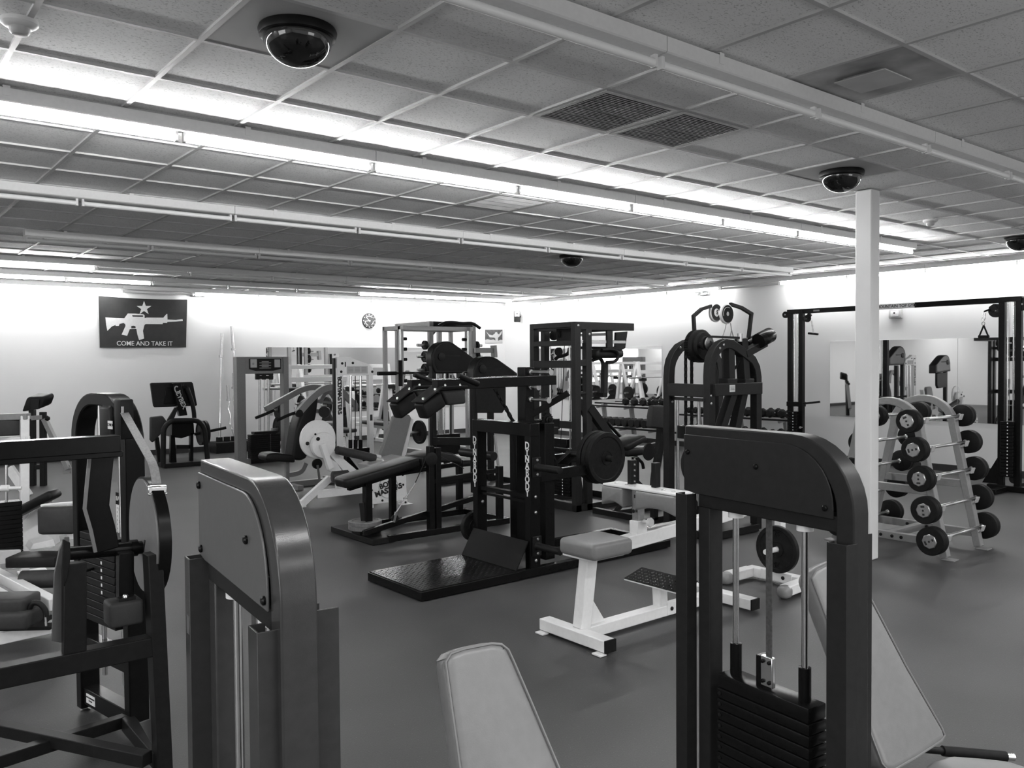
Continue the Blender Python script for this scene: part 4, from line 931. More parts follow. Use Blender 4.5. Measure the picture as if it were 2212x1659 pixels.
for i, px_ in enumerate((1359, 1378, 1396, 1420)):
    p = hx(px_, 868, XR); lab = ('first', 'second', 'third', 'last')[i]
    put(D20, 'hex dumbbell on the half empty shelf under the far mirror, %s from left' % lab, XR+.02, p.y, T1[0][1]+.088, 'hex dumbbells on the far upper shelf', rz=R(random.uniform(-6, 6)))
ups = (1494, 1507, 1521, 1548, 1563, 1578, 1592, 1606, 1620, 1655, 1671, 1697)
ORD2 = ORD + ['eleventh', 'twelfth']
for i, px_ in enumerate(ups):
    p = hx(px_, 885, XR)
    put(D20 if i > 2 else D10, 'hex dumbbell on the upper shelf behind the twin arches, %s from left' % ORD2[i], XR+.02, p.y, T2[0][1]+(.088 if i > 2 else .068), 'hex dumbbells on the upper right shelf', rz=R(random.uniform(-5, 5)))
for i, px_ in enumerate((1500, 1518, 1548, 1566, 1584, 1601, 1618, 1640, 1678, 1698)):
    p = hx(px_, 935, XR-.12)
    put(D20, 'hex dumbbell on the lower shelf above the dark guard plate, %s from left' % ORD2[i], XR-.12, p.y, T2[1][1]+.088, 'hex dumbbells on the lower right shelf', rz=R(random.uniform(-5, 5)))
# ================================================================ CABLE CROSSOVER
XC = 11.42
t = thing('cable_crossover', 'black cable crossover station spanning the right wall with a long top bar', 'gym machine', (XC, 5.9, 0))
yl_, yrr = hx(1708, 680, XC).y, hx(2166, 650, XC).y
zt_ = hx(1708, 672, XC).z+.02
part('top_bar', MB().beam(V((XC, yl_, zt_-.035)), V((XC, yrr, zt_-.035)), .06, .07), BLK, t, .003)
p0, p1 = hx(1900, 661, XC-.032), hx(1974, 657, XC-.032)
sg = part('sign_strip', MB().obox((p0+p1)/2*1.0, X_*.002, Y_*(abs(p0.y-p1.y)/2+.01), Z_*.034), PLW, t)
sg.data.transform(Matrix.Translation((0, 0, (zt_-.035)-((p0+p1)/2).z)))
cs = (p0+p1)/2; part('sign_lettering', MB().text('MOUNTAIN TOP GYM', V((XC-.0365, cs.y, zt_-.037)), -Y_, Z_, .060, .0005, bold=.001, sx=.92), INK, sg)
part('top_badge', MB().obox(V((XC-.032, yl_-.45, zt_-.035)), X_*.001, Y_*.05, Z_*.012), GRY, t)
def station(y0, sgn, xs):
    wy = .19
    for k, yy in enumerate((y0, y0-sgn*wy)):
        part('upright', MB().box((XC-.035, yy-.035, .06), (XC+.035, yy+.035, zt_)), BLK, t, .004)
    part('top_plate', MB().box((XC-.04, min(y0, y0-sgn*wy)-.04, zt_-.06), (XC+.04, max(y0, y0-sgn*wy)+.04, zt_)), BLK, t, .003)
    yc = y0-sgn*wy/2
    for dy in (-.035, .035): part('guide_rod', MB().cyl(V((XC, yc+dy, .2)), V((XC, yc+dy, zt_-.06)), .011, 12), CHR, t)
    part('cable', MB().cyl(V((XC-.03, yc, .9)), V((XC-.03, yc, zt_-.05)), .003, 6), GRY, t)
    for k in range(16):
        w = MB(); w.pad(V((XC, yc, .20+.043*k)), X_*.10, Y_*.075, Z_*.0208, .003, 1); pw = part('weight_plate', w, BLK, t)
        part('plate_number', MB().obox(V((XC-.1007, yc-.01, .20+.043*k)), X_*.0006, Y_*.006, Z_*.007), PAP, pw)
    part('base_rail', MB().beam(V((XC-.10, y0+.12, .04)), V((XC-.10, y0-sgn*wy-sgn*.35, .04)), .07, .07), BLK, t, .004)
    part('base_foot', MB().beam(V((XC-.5, yc, .035)), V((XC+.45, yc, .035)), .07, .06), BLK, t, .004)
    part('base_gusset', MB().prism([V((XC-.02, y0+sgn*.03, .07)), V((XC-.02, y0+sgn*.22, .07)), V((XC-.02, y0+sgn*.03, .42))], X_*.04), BLK, t, .003)
    part('low_pulley', MB().lathe(V((XC-.02, yc-.06, .15)), X_, [(.01, -.012), (.055, -.012), (.05, 0), (.055, .012), (.01, .012)], 22), BLM, t)
    return yc
yc1 = station(yl_, 1, 0); yc2 = station(yrr, 1, 0)
# high pulleys
def hipulley(x, y, r=.062):
    c = hx(x, y, XC-.01); w = part('high_pulley', MB().lathe(c, X_, [(.008, -.014), (r, -.014), (r-.008, 0), (r, .014), (.008, .014)], 28), BLM, t)
    part('pulley_bolt', MB().bolts([c - X_*.014], -X_, .012, .008), STL, w)
    return c
c1 = hipulley(1744, 688, .055); c2 = hipulley(2151, 671, .085); hipulley(1697, 680, .05); hipulley(2209, 657, .08)
part('pulley_guard', MB().beam(c1, hx(1750, 678, XC-.01), .05, .05, X_), BLM, t); part('pulley_guard', MB().beam(c2, hx(2143, 660, XC-.01), .07, .06, X_), BLM, t)
part('pulley_arm', MB().beam(c2, V((XC, yrr, c2.z)), .04, .05), BLK, t); part('pulley_arm', MB().beam(c1, V((XC, yl_-.19, c1.z)), .04, .05), BLK, t)
part('side_handle', MB().beam(hx(1735, 872, XC-.05), hx(1771, 868, XC-.05), .03, .03), BLM, t, .003)
part('cross_plate', MB().box((XC-.05, yl_-.23, hx(1725, 878, XC).z), (XC+.05, yl_+.04, hx(1725, 868, XC).z)), BLK, t, .003)
part('selector_pin', MB().lathe(hx(1733, 923, XC-.1), -X_, [(.006, 0), (.006, .04), (.016, .042), (.016, .06)], 12), STL, t)
# hanging handles
t = thing('bar_attachment', 'short straight bar handle hanging from the left crossover pulley', 'pull attachment', hx(1756, 721, XC-.05))
part('bar', MB().cyl(hx(1746, 720, XC-.05), hx(1767, 722, XC-.05), .016, 12), RUB, t)
part('chain', chain_mb(hx(1753, 693, XC-.05), hx(1757, 719, XC-.05), .012, .03), STL, t)
t = thing('stirrup_attachment', 'black triangular stirrup handle hanging from the right crossover pulley', 'pull attachment', hx(2125, 728, XC-.05))
part('stirrup', MB().tube([hx(2125, 703, XC-.05), hx(2115, 727, XC-.05)], .010, 10).tube([hx(2125, 703, XC-.05), hx(2135, 727, XC-.05)], .010, 10), RUB, t)
part('grip', MB().cyl(hx(2113.5, 727, XC-.05), hx(2136.5, 727, XC-.05), .017, 14), RUB, t)
part('carabiner', MB().tube([hx(x, y, XC-.05) for x, y in ((2125, 694), (2121, 690), (2125, 672), (2129, 676), (2128, 688))], .005, 8, closed=True), CHR, t)
part('ring', MB().tube([hx(2124, 699, XC-.05) + Y_*(.018*math.cos(R(a))) + Z_*(.022*math.sin(R(a))) for a in range(0, 360, 30)], .005, 8, closed=True), CHR, t)
part('snap_hook', MB().tube([hx(x, y, XC-.05) for x, y in ((2126, 673), (2131, 671), (2138, 668))], .011, 8), BLM, t)
# ================================================================ BARBELL RACK
t = thing('barbell_rack', 'grey A shaped barbell rack with arched tops, right of the white column', 'barbell rack', (7.5, 3.56, 0))
RX0, RX1, RYC = 7.12, 7.76, 3.64
def yside(z, s_): return RYC + s_*(.275 + .21*(1.02-z))        # leg line
ZTOP = {}
for xx, topy, topx in ((RX0, 857, 1936), (RX1, 852, 2012)):
    zt3 = hx(topx, topy, xx).z
    ztt = zt3-.035; rr_ = .245
    pts = [V((xx, yside(.02, 1), .02)), V((xx, yside(ztt-rr_, 1), ztt-rr_))] + [V((xx, RYC+yside(ztt-rr_, 1)*0+ (yside(ztt-rr_, 1)-RYC)*math.cos(R(a)), ztt-rr_+rr_*math.sin(R(a)))) for a in range(12, 169, 12)] + [V((xx, yside(ztt-rr_, -1), ztt-rr_)), V((xx, yside(.02, -1), .02))]
    fr = part('a_frame', MB().path(pts, .07, .062, X_), MGR, t, .006)
    part('cross_tie', MB().beam(V((xx, yside(.55, 1), .55)), V((xx, yside(.55, -1), .55)), .055, .065), MGR, t, .004)
    part('low_tie', MB().beam(V((xx, yside(.13, 1), .13)), V((xx, yside(.13, -1), .13)), .055, .065), MGR, t, .004)
    for s_ in (-1, 1):
        part('foot_plate', MB().box((xx-.05, yside(.02, s_)-.05+s_*.04, .0), (xx+.05, yside(.02, s_)+.05+s_*.04, .008)), MGR, t, .002)
        for dy in (.05, .13): part('tie_bolt', MB().bolts([V((xx-.029, RYC+s_*dy, .13)), ], -X_, .014, .008), BLM, t)
part('long_tie', MB().beam(V((RX0, RYC, .13)), V((RX1, RYC, .13)), .06, .06), MGR, t, .004)
rods = []
near = [(1959, 910), (1972, 972), (1985, 1035), (1995, 1103), (2008, 1170)]; far = [(2083, 895), (2096, 955), (2107, 1012), (2117, 1073), (2127, 1132)]
def barbell(label, pa, pb, rad):
    t = thing('fixed_barbell', label, 'barbell', (pa+pb)/2 - Z_*rad, 'fixed barbells on the A shaped rack')
    d = (pb-pa).normalized()
    for c, s_ in ((pa, 1), (pb, -1)):
        a = d*s_
        h = part('head', MB().lathe(c, a, [(.02, 0), (rad-.006, .002), (rad, .010), (rad, .038), (rad-.004, .042), (rad, .046), (rad, .085), (rad-.012, .094), (.02, .094)], 40), RUB, t)
        cap = part('end_cap', MB().lathe(c - a*.001, -a, [(.060, -.004), (.060, .005), (.054, .010), (.0, .010)], 8), STL, h)
        part('cap_recess', MB().lathe(c - a*.0116, -a, [(.009, 0), (.009, .0008), (0, .0008)], 6), INK, cap)
        q_ = random.uniform(0, 6.28)
        for w_ in (0, math.pi): part('number_recess', MB().pad(c - a*.011 + Y_*(.032*math.cos(q_+w_)) + Z_*(.032*math.sin(q_+w_)), X_*.0012, (Y_*math.sin(q_)-Z_*math.cos(q_))*(.016 if w_ else .009), (Y_*math.cos(q_)+Z_*math.sin(q_))*.008, .004, 2), INK, cap)
        part('inner_collar', MB().lathe(c + a*.094, a, [(.020, 0), (.022, .008), (.022, .03), (.016, .034)], 18), CHR, h)
    b = MB(); L_ = (pb-pa).length; b.lathe(pa + d*.09, d, [(.0135, 0), (.0135, (L_-.18)*.22), (.0155, (L_-.18)*.23), (.0155, (L_-.18)*.44), (.0135, (L_-.18)*.45), (.0135, (L_-.18)*.55), (.0155, (L_-.18)*.56), (.0155, (L_-.18)*.77), (.0135, (L_-.18)*.78), (.0135, L_-.18)], 16)
    part('bar', b, BCR, t)
    return t
TH = ['topmost', 'second highest', 'middle', 'second lowest', 'lowest']
for i in range(5):
    rad = (.098, .103, .105, .112, .115)[i]
    ys = hx(near[i][0], near[i][1], 6.86).y
    zz = hx(near[i][0], near[i][1], 6.86).z
    # far head: on the same y and z line
    pa = V((6.86, ys, zz)); pb = hy(far[i][0], far[i][1], ys-.0); pb = V((pb.x, ys, zz)); pb.x = min(max(pb.x, 7.95), 8.3)
    barbell('%s barbell on the open right side of the grey A shaped rack' % TH[i], pa, pb, rad)
    for xx in (RX0, RX1): part('bar_hook', MB().beam(V((xx, yside(zz, -1)-.01, zz-.045)), V((xx, ys-.03, zz-.018)), .055, .016, Z_).beam(V((xx, ys-.034, zz-.03)), V((xx, ys-.05, zz+.02)), .055, .012, Y_), LGR, t, .003)
    ym = yside(zz, 1) + (yside(zz, -1) - ys) - .07; ox = (.42, .24, .2, .15, .12)[i]
    barbell('%s barbell on the far left side of the grey rack, behind the column' % TH[i], V((6.86+ox, ym, zz)), V((pb.x+ox*.6, ym, zz)), rad*.95)
    for xx in (RX0, RX1): part('bar_hook', MB().beam(V((xx, yside(zz, 1)+.01, zz-.045)), V((xx, ym+.03, zz-.018)), .055, .016, Z_).beam(V((xx, ym+.034, zz-.03)), V((xx, ym+.05, zz+.02)), .055, .012, Y_), LGR, t, .003)
    0 and print('bar', i, tuple(round(v, 2) for v in pa), tuple(round(v, 2) for v in pb), yside(zz, -1))
# ================================================================ BLACK MACHINE WITH TWO CURVED GUARDS
t = thing('twin_guard_machine', 'black machine with two big curved guard plates, behind the shoulder yokes', 'gym machine', (6.5, 8.9, 0))
ga = [(941, 806), (934, 790), (932, 768), (938, 752), (948, 742), (958, 738), (968, 737), (979, 741), (1000, 756), (1020, 771), (1034, 781), (1034, 806)]
gb = [(1022, 832), (1024, 800), (1030, 782), (1038, 773), (1048, 770), (1059, 770), (1068, 772), (1076, 776), (1096, 790), (1118, 806), (1118, 836)]
for o, yy, nm in ((ga, 9.4, 'left'), (gb, 8.42, 'right')):
    P_ = [hy(x, y, yy) for x, y in o]; c = sum(P_, V((0, 0, 0)))/len(P_)
    g_ = part('guard', MB().prism(P_, Y_*.15), BLM, t, .012)
    part('guard_panel', MB().prism([c + (p-c)*.86 - Y_*.003 for p in P_], Y_*.006), BLK, g_, .002)
    part('guard_rib', MB().beam(c - X_*.12 - Z_*.02 - Y_*.006, c + X_*.14 - Z_*.02 - Y_*.006, .012, .02), BLM, g_, .003)
    part('guard_boss', MB().lathe(c - X_*.16 - Z_*.03 - Y_*.003, -Y_, [(.055, 0), (.055, .012), (.03, .016), (0, .016)], 20), BLM, g_)
for (x, yy, zt_) in ((936, 9.45, 1.75), (1024, 8.5, 1.55), (1060, 9.2, 1.5)):
    p = hy(x, 900, yy); part('upright', MB().box((p.x-.035, yy-.03, 0.02), (p.x+.035, yy+.04, zt_)), BLM, t, .004)
part('front_rail', MB().beam(V((hy(936, 900, 9.45).x, 9.42, .60)), V((hy(1024, 900, 8.5).x, 8.52, .66)), .06, .10), BLM, t, .004)
part('base_rail', MB().beam(V((hy(936, 900, 9.45).x, 9.45, .04)), V((7.2, 9.45, .04)), .07, .07), BLM, t, .004); part('base_rail', MB().beam(V((hy(1024, 900, 8.5).x, 8.5, .04)), V((7.2, 8.5, .04)), .07, .07), BLM, t, .004)
part('base_rail', MB().beam(V((7.2, 8.46, .04)), V((7.2, 9.5, .04)), .07, .07), BLM, t, .004)
P_ = [hy(x, y, 8.46) for x, y in ((1029, 836), (1093, 836), (1093, 880), (1086, 892), (1029, 892))]; part('lower_guard', MB().prism(P_, Y_*.05), BLM, t, .008)
for x in (947, 960, 974): part('guide_rod', MB().cyl(hy(x, 810, 9.48), hy(x, 945, 9.48), .011, 10), CHR if x < 970 else BLM, t)
part('stack_block', MB().box(hy(942, 985, 9.46), hy(985, 935, 9.56)), BLK, t, .004)
part('bent_handle', MB().tube(roundpoly([hy(997, 815, 8.6), hy(999, 806, 8.6), hy(1006, 803, 8.6), hy(1014, 806, 8.6), hy(1018, 811, 8.6)], .05), .013, 10), CHR, t)
part('seat', MB().pad(hy(985, 1000, 8.9)+X_*.1, X_*.2, Y_*.16, Z_*.04, .03, 3), VBK, t, smooth=60)
part('white_stop', MB().beam(hy(1069, 940, 8.6), hy(1076, 1005, 8.6), .02, .03), LGR, t)
# ================================================================ WHITE LEG MACHINE WITH TOWER
t = thing('leg_curl_machine', 'white leg machine with tall stack tower, round cam and lettered side panel', 'gym machine', (4.9, 9.2, 0))
YT = 9.75
def wy(n_, pts, th, yy, m_=None, bev=.004): return part(n_, MB().prism([hy(x, y, yy) for x, y in pts], Y_*th), m_ or WHT, t, bev)
xl, xr = hy(734, 800, YT).x, hy(801, 800, YT).x
ztw = hy(740, 770, YT).z
lp = part('left_post', MB().box((xl-.055, YT, .02), (xl+.04, YT+.07, ztw-.15)), WHT, t, .004)
part('right_post', MB().box((xr-.03, YT, .02), (xr+.035, YT+.07, ztw-.15)), WHT, t, .004)
hdr = wy('header', ((728, 771), (757, 770), (763, 775), (800, 788), (806, 796), (806, 810), (728, 810)), .08, YT-.01)
for (x, y) in ((739, 785), (762, 784), (737, 803), (804, 803)): part('bolt', MB().bolts([hy(x, y, YT-.01)], -Y_, .017, .01), BLM, hdr)
part('slot_mark', MB().obox(hy(746, 787, YT-.012), X_*.008, Y_*.001, Z_*.032), INK, hdr)
lb_ = part('notice', MB().obox(hy(772, 799, YT-.013), X_*.15, Y_*.001, Z_*.048), LGR, hdr)
nt_ = MB()
for k in range(4):
    for q in (-.095, .0, .095): nt_.obox(hy(772, 799, YT-.0145) + X_*q + Z_*(.028-.018*k), X_*.036, Y_*.0004, Z_*.004)
part('notice_print', nt_, GRY, lb_)
part('shroud_side', MB().box((xl-.075, YT+.005, .3), (xl-.056, YT+.06, ztw-.02)), BLM, t, .002)
tx = MB(); zz = hy(733, 818, YT).z; z2_ = hy(733, 893, YT).z
for i, c in enumerate('BODYMASTERS'): tx.text(c, V((xl-.008, YT-.0015, zz + (z2_-zz)*i/10.)), -Z_, X_, .075, .001, bold=.004, shear=-.2)
part('lettering', tx, INK, lp)
for x in (757, 779): part('guide_rod', MB().cyl(hy(x, 812, YT+.04), hy(x, 975, YT+.04), .016, 12), CHR, t)
part('cable', MB().cyl(hy(767.5, 812, YT+.04), hy(767.5, 968, YT+.04), .006, 8), BLM, t)
for x in (757, 768, 779): part('sleeve', MB().cyl(hy(x, 950, YT+.04), hy(x, 968, YT+.04), .026, 12), BLK, t)
xs0, xs1 = hy(748, 970, YT).x, hy(798, 970, YT).x
for k in range(10): part('weight_plate', MB().pad(V(((xs0+xs1)/2, YT+.05, hy(770, 969, YT).z-.02-.042*k)), X_*((xs1-xs0)/2), Y_*.06, Z_*.02, .003, 1), BLK, t)
part('tower_base', MB().beam(V((xl-.05, YT+.035, .035)), V((xr+.04, YT+.035, .035)), .08, .07), WHT, t, .004)
wl = part('weight_sticker', MB().obox(hy(802, 902, YT-.002), X_*.018, Y_*.0006, Z_*.04), INK, t)
YC_ = 9.05
cw = hy(688, 949, YC_); part('cam_disc', MB().lathe(cw, Y_, [(.0, 0), (.215, 0), (.225, .01), (.225, .03), (.215, .04), (0, .04)], 48), WHT, t)
cw2 = hy(700, 962, YC_-.08); cd = part('cam_cover', MB().lathe(cw2, Y_, [(0, 0), (.145, 0), (.150, .01), (.150, .05), (0, .05)], 40), WHT, t)
for (x, y, r) in ((687, 948, .022), (664, 958, .022), (681, 938, .012)): part('cam_bolt', MB().bolts([hy(x, y, YC_-.085)], -Y_, r, .012), BLM, cd)
wy('cam_arm', ((694, 962), (703, 957), (722, 1010), (711, 1016)), .06, YC_-.15)
wy('main_strut', ((718, 968), (727, 978), (800, 1040), (792, 1058), (770, 1050), (706, 975)), .07, YC_-.05)
wy('rear_strut', ((757, 985), (775, 985), (822, 1040), (800, 1040)), .06, YC_+.05)
wy('knee_plate', ((713, 990), (728, 1000), (742, 1022), (728, 1025), (708, 1015)), .02, YC_-.08)
part('front_leg', MB().beam(hy(712, 1033, YC_), V((hy(646, 1092, YC_).x, YC_, .015)), .06, .08, X_), WHT, t, .004)
part('base_rail', MB().beam(hy(684, 1068, YC_), hy(800, 1055, YC_-.1), .06, .09), WHT, t, .004)
part('base_post', MB().beam(hy(738, 1066, YC_), hy(738, 1050, YC_), .07, .05, X_), WHT, t, .003)
part('front_foot', MB().beam(V((hy(646, 1092, YC_).x-.06, YC_, .012)), V((hy(646, 1092, YC_).x+.07, YC_, .012)), .09, .02), WHT, t, .003)
part('thigh_roller', MB().lathe(hy(727, 972, YC_-.1), (hy(796, 987, YC_-.1)-hy(727, 972, YC_-.1)), [(.03, 0), (.05, .008), (.052, .33), (.05, .52), (.03, .53)], 22), VDG, t)
part('roller_bracket', MB().beam(hy(790, 992, YC_-.1), hy(806, 983, YC_-.1), .02, .025), WHT, t); part('roller_bar', MB().cyl(hy(800, 982, YC_-.1), hy(822, 987, YC_-.1), .020, 12), WHT, t)
part('ankle_roller', MB().lathe(hy(717, 1031, YC_-.15), X_-Y_*.2, [(.06, 0), (.07, .008), (.072, .19), (.06, .20)], 22), VDG, t)
wy('backrest', ((820, 990), (823, 978), (850, 900), (857, 896), (885, 896), (889, 903), (868, 985), (862, 992)), .06, 9.15, VMG, .012)
wy('backrest_plate', ((866, 992), (889, 905), (893, 905), (874, 1000), (860, 1003)), .08, 9.2)
wy('seat_frame', ((798, 1005), (874, 985), (876, 1002), (810, 1032)), .30, 8.75, LGR, .01)
pn = wy('side_panel', ((793, 1048), (875, 1020), (881, 1089), (869, 1089), (868, 1081), (804, 1090), (801, 1101), (793, 1101)), .012, 8.45)
part('panel_foot', MB().obox(hy(876, 1089, 8.45), X_*.07, Y_*.05, Z_*.006), WHT, t, .002)
part('panel_support', MB().box((hy(797, 1060, 8.46).x, 8.462, .0), (hy(804, 1060, 8.46).x+.02, 8.52, .35)), WHT, t, .003)
part('panel_support', MB().box((hy(874, 1060, 8.46).x-.03, 8.462, .0), (hy(878, 1060, 8.46).x, 8.52, .40)), WHT, t, .003)
ec = hy(839, 1052, 8.448); er = (hy(880, 1030, 8.448)-hy(800, 1042, 8.448)).normalized(); er = V((er.x, 0, er.z*.0+.22)).normalized(); eu = V((-er.z, 0, er.x))
ring = []
part('emblem_ring', MB().tube([ec + er*(.125*math.cos(R(a))) + eu*(.125*math.sin(R(a))) for a in range(0, 360, 10)], .004, 6, closed=True), LGR, pn)
part('panel_lettering', MB().text('BODY', ec + eu*.034 + er*.008, er, eu, .085, .001, bold=.004, shear=-.15).text('MASTERS', ec - eu*.038, er, eu, .085, .001, bold=.004, shear=-.15, sx=1.05), INK, pn)
for (x, y) in ((803, 1059), (870, 1026), (871, 1047), (826, 1081), (842, 1079), (876, 1085), (794, 1097)): part('bolt', MB().bolts([hy(x, y, 8.448)], -Y_, .013, .008), BLM, pn)
# ================================================================ GREY PRESS MACHINE
t = thing('chest_press_machine', 'grey press machine with black seat and long bent arms, left of the white tower', 'gym machine', (4.9, 10.6, 0))
YG = 10.5
def gy(n_, pts, w, h, yy=YG, m_=None, rr=.1): return part(n_, MB().path(roundpoly([hy(x, y, yy) for x, y in pts], rr), w, h, Y_), m_ or TGR, t, .004)
gy('near_arm', ((643, 893), (672, 860), (700, 838), (722, 836), (733, 850), (738, 880)), .07, .085, YG-.25)
gy('far_arm', ((573, 884), (610, 864), (650, 842), (672, 836), (692, 838)), .07, .075, YG+.35)
for (pts, yy) in ((((597, 909), (620, 898), (636, 892), (645, 893)), YG-.25), (((552, 903), (570, 896), (586, 889), (592, 886)), YG+.35)): part('grip', MB().tube(roundpoly([hy(x, y, yy) for x, y in pts], .05), .020, 12), RUB, t)
part('grip_collar', MB().lathe(hy(645, 893, YG-.3), -Y_, [(.02, 0), (.05, 0), (.05, .03), (.02, .03)], 18), BLM, t)
part('column', MB().beam(hy(729, 1045, YG+.05), hy(727, 850, YG+.05), .09, .08, Y_), TGR, t, .005)
gy('rear_link', ((735, 842), (752, 862), (768, 875), (765, 888)), .06, .08, YG+.1)
gy('pivot_plate', ((690, 870), (700, 850), (712, 845), (724, 862)), .05, .05, YG, TGR)
bkp = MB(); bkp.padprism([hy(x, y, YG-.05) for x, y in ((631, 992), (641, 925), (652, 892), (668, 866), (690, 856), (684, 900), (672, 940), (664, 990), (650, 996))], Y_*.28, .04, 4); part('backrest', bkp, VBK, t, smooth=60)
st = MB(); st.padprism([hy(x, y, YG-.05) for x, y in ((574, 990), (580, 980), (600, 978), (638, 984), (639, 1000), (610, 998), (578, 996))], Y_*.30, .03, 4); part('seat', st, VBK, t, smooth=60)
gy('seat_tube', ((660, 1000), (652, 1018), (638, 1024), (618, 1026)), .06, .06, YG+.1)
part('roller', MB().cyl(hy(700, 890, YG-.1), hy(703, 890, YG+.2), .075, 20), BLM, t)
gy('cable_frame', ((684, 868), (700, 868), (724, 872)), .03, .03, YG); gy('cross_bar', ((625, 916), (640, 914), (722, 918)), .04, .045, YG+.2)
part('base_rail', MB().beam(V((hy(630, 1050, YG).x, YG+.1, .04)), V((hy(735, 1050, YG).x, YG+.1, .04)), .09, .08), TGR, t, .005)
part('base_foot', MB().beam(V((hy(632, 1050, YG).x, YG-.25, .03)), V((hy(632, 1050, YG).x, YG+.45, .03)), .08, .06), TGR, t, .004); part('base_foot', MB().beam(V((hy(735, 1050, YG).x, YG-.25, .03)), V((hy(735, 1050, YG).x, YG+.45, .03)), .08, .06), TGR, t, .004)
part('front_post', MB().beam(hy(620, 1054, YG+.1), hy(620, 995, YG+.1), .05, .06, Y_), TGR, t, .004)
part('low_pulley', MB().lathe(hy(686, 1002, YG-.05), Y_, [(.01, 0), (.07, 0), (.07, .03), (.01, .03)], 20), BLM, t); part('pulley_strap', MB().beam(hy(686, 1005, YG-.06), hy(690, 1035, YG-.06), .01, .03), TGR, t)
# ================================================================ GREY SELECTORIZED TOWER
t = thing('selector_tower', 'grey weight tower with a black instruction header, beside the leaning bars', 'gym machine', (5.4, 13.6, 0))
YS = 13.55
xa, xb = hy(514, 900, YS).x, hy(620, 900, YS).x; zt_ = hy(514, 771, YS).z
part('left_upright', MB().box((xa-.01, YS, .0), (xa+.14, YS+.16, zt_)), TGR, t, .008)
part('right_upright', MB().box((xb-.05, YS, .0), (xb+.045, YS+.16, zt_)), TGR, t, .008)
part('crown', MB().box((xa+.14, YS+.02, zt_-.28), (xb-.05, YS+.14, zt_)), TGR, t, .006)
hd1 = part('instruction_header', MB().prism([hy(x, y, YS) for x, y in ((539, 775), (607, 775), (607, 797), (590, 801), (552, 801), (539, 797))], Y_*.02), BLK, t, .003)
part('left_diagram', MB().obox(hy(548, 785, YS-.004), X_*.055, Y_*.001, Z_*.068), LGR, hd1); part('right_diagram', MB().obox(hy(599, 785, YS-.004), X_*.05, Y_*.001, Z_*.065), LGR, hd1)
tx = MB(); 
for k in range(6): tx.obox(hy(573, 781+2.8*k, YS-.003), X_*(.10 if k % 2 else .06), Y_*.0005, Z_*.006)
part('header_print', tx, GRY, hd1); part('diagram_mark', MB().lathe(hy(547, 786, YS-.006), -Y_, [(.02, 0), (.02, .001), (0, .001)], 14), GRY, hd1)
for x in (561, 580): part('guide_rod', MB().cyl(hy(x, 803, YS+.08), hy(x, 930, YS+.08), .019, 12), STL, t)
for x in (571,): part('cable', MB().cyl(hy(x, 803, YS+.08), hy(x, 935, YS+.08), .010, 8), STL, t)
for y in (807, 815): part('pulley_bar', MB().beam(hy(552, y, YS+.06), hy(589, y, YS+.06), .06, .05), BLM, t, .002)
for x in (556, 570, 585): part('pulley_block', MB().beam(hy(x, 803, YS+.05), hy(x, 820, YS+.05), .06, .05, Y_), BLM, t)
xs0, xs1 = hy(540, 950, YS).x, hy(603, 950, YS).x
for k in range(16): 
    pw = part('weight_plate', MB().pad(V(((xs0+xs1)/2, YS+.03, hy(570, 936, YS).z-.03-.0335*k)), X_*((xs1-xs0)/2), Y_*.08, Z_*.0162, .003, 1), BLK, t)
    part('number_label', MB().obox(V(((xs0+xs1)/2+.08, YS-.051, hy(570, 936, YS).z-.03-.0335*k)), X_*.005, Y_*.0008, Z_*.004), GRY, pw)
part('head_plate', MB().pad(hy(571, 934, YS+.03), X_*.20, Y_*.07, Z_*.02, .004, 1), BLK, t)
part('base', MB().box((xa, YS-.02, 0), (xb+.04, YS+.18, .08)), TGR, t, .005)
# ================================================================ BLACK LEG MACHINE WITH BACKBOARD BY THE FLAG
t = thing('plate_loaded_squat_machine', 'black plate loaded machine with a wide square backboard, below the flag', 'gym machine', (4.4, 14.2, 0))
YL = 14.1
def ly(n_, pts, th=.05, yy=YL, m_=None, bev=.005, par=None): return part(n_, MB().prism([hy(x, y, yy) for x, y in pts], Y_*th), m_ or BLM, par or t, bev)
ly('backboard', ((325, 829), (328, 827), (414, 825), (417, 828), (426, 875), (423, 877), (335, 880), (332, 877)), .05, YL+.06)
ly('inner_panel', ((359, 836), (404, 834), (412, 870), (354, 873)), .03, YL+.04, BLK)
spn = ly('spine', ((374, 828), (391, 827), (405, 897), (388, 899)), .10, YL-.08, BLK)
sd_ = (hy(396, 862, YL)-hy(384, 835, YL)).normalized(); su = V((sd_.z, 0, -sd_.x)); su = su if su.x > 0 else -su
c_ = hy(383, 842, YL-.083); part('logo_ring', MB().path([c_ + su*(.036*math.cos(R(a))) + sd_*(.058*math.sin(R(a))) for a in range(20, 331, 15)], .002, .018, Y_), LGR, spn)
part('spine_lettering', MB().text('CYBEX', hy(391, 864, YL-.083), sd_, su, .10, .001, bold=.003), LGR, spn)
ly('side_brace', ((361, 908), (378, 880), (386, 880), (374, 910)), .04, YL-.04, DGR)
part('right_tube', MB().tube(roundpoly([hy(404, 838, YL), hy(414, 865, YL), hy(419, 890, YL), hy(420, 907, YL)], .2), .035, 10), BLM, t)
part('front_hoop', MB().tube(roundpoly([V((hy(352, 985, YL-.2).x, YL-.2, .02)), hy(353, 925, YL-.2), hy(368, 909, YL-.2), hy(428, 908, YL-.2), hy(442, 925, YL-.2), V((hy(449, 985, YL-.2).x, YL-.2, .02))], .25, 6), .042, 12), BLM, t)
ly('carriage', ((372, 910), (418, 910), (420, 938), (392, 947), (371, 944)), .3, YL-.1, BLK)
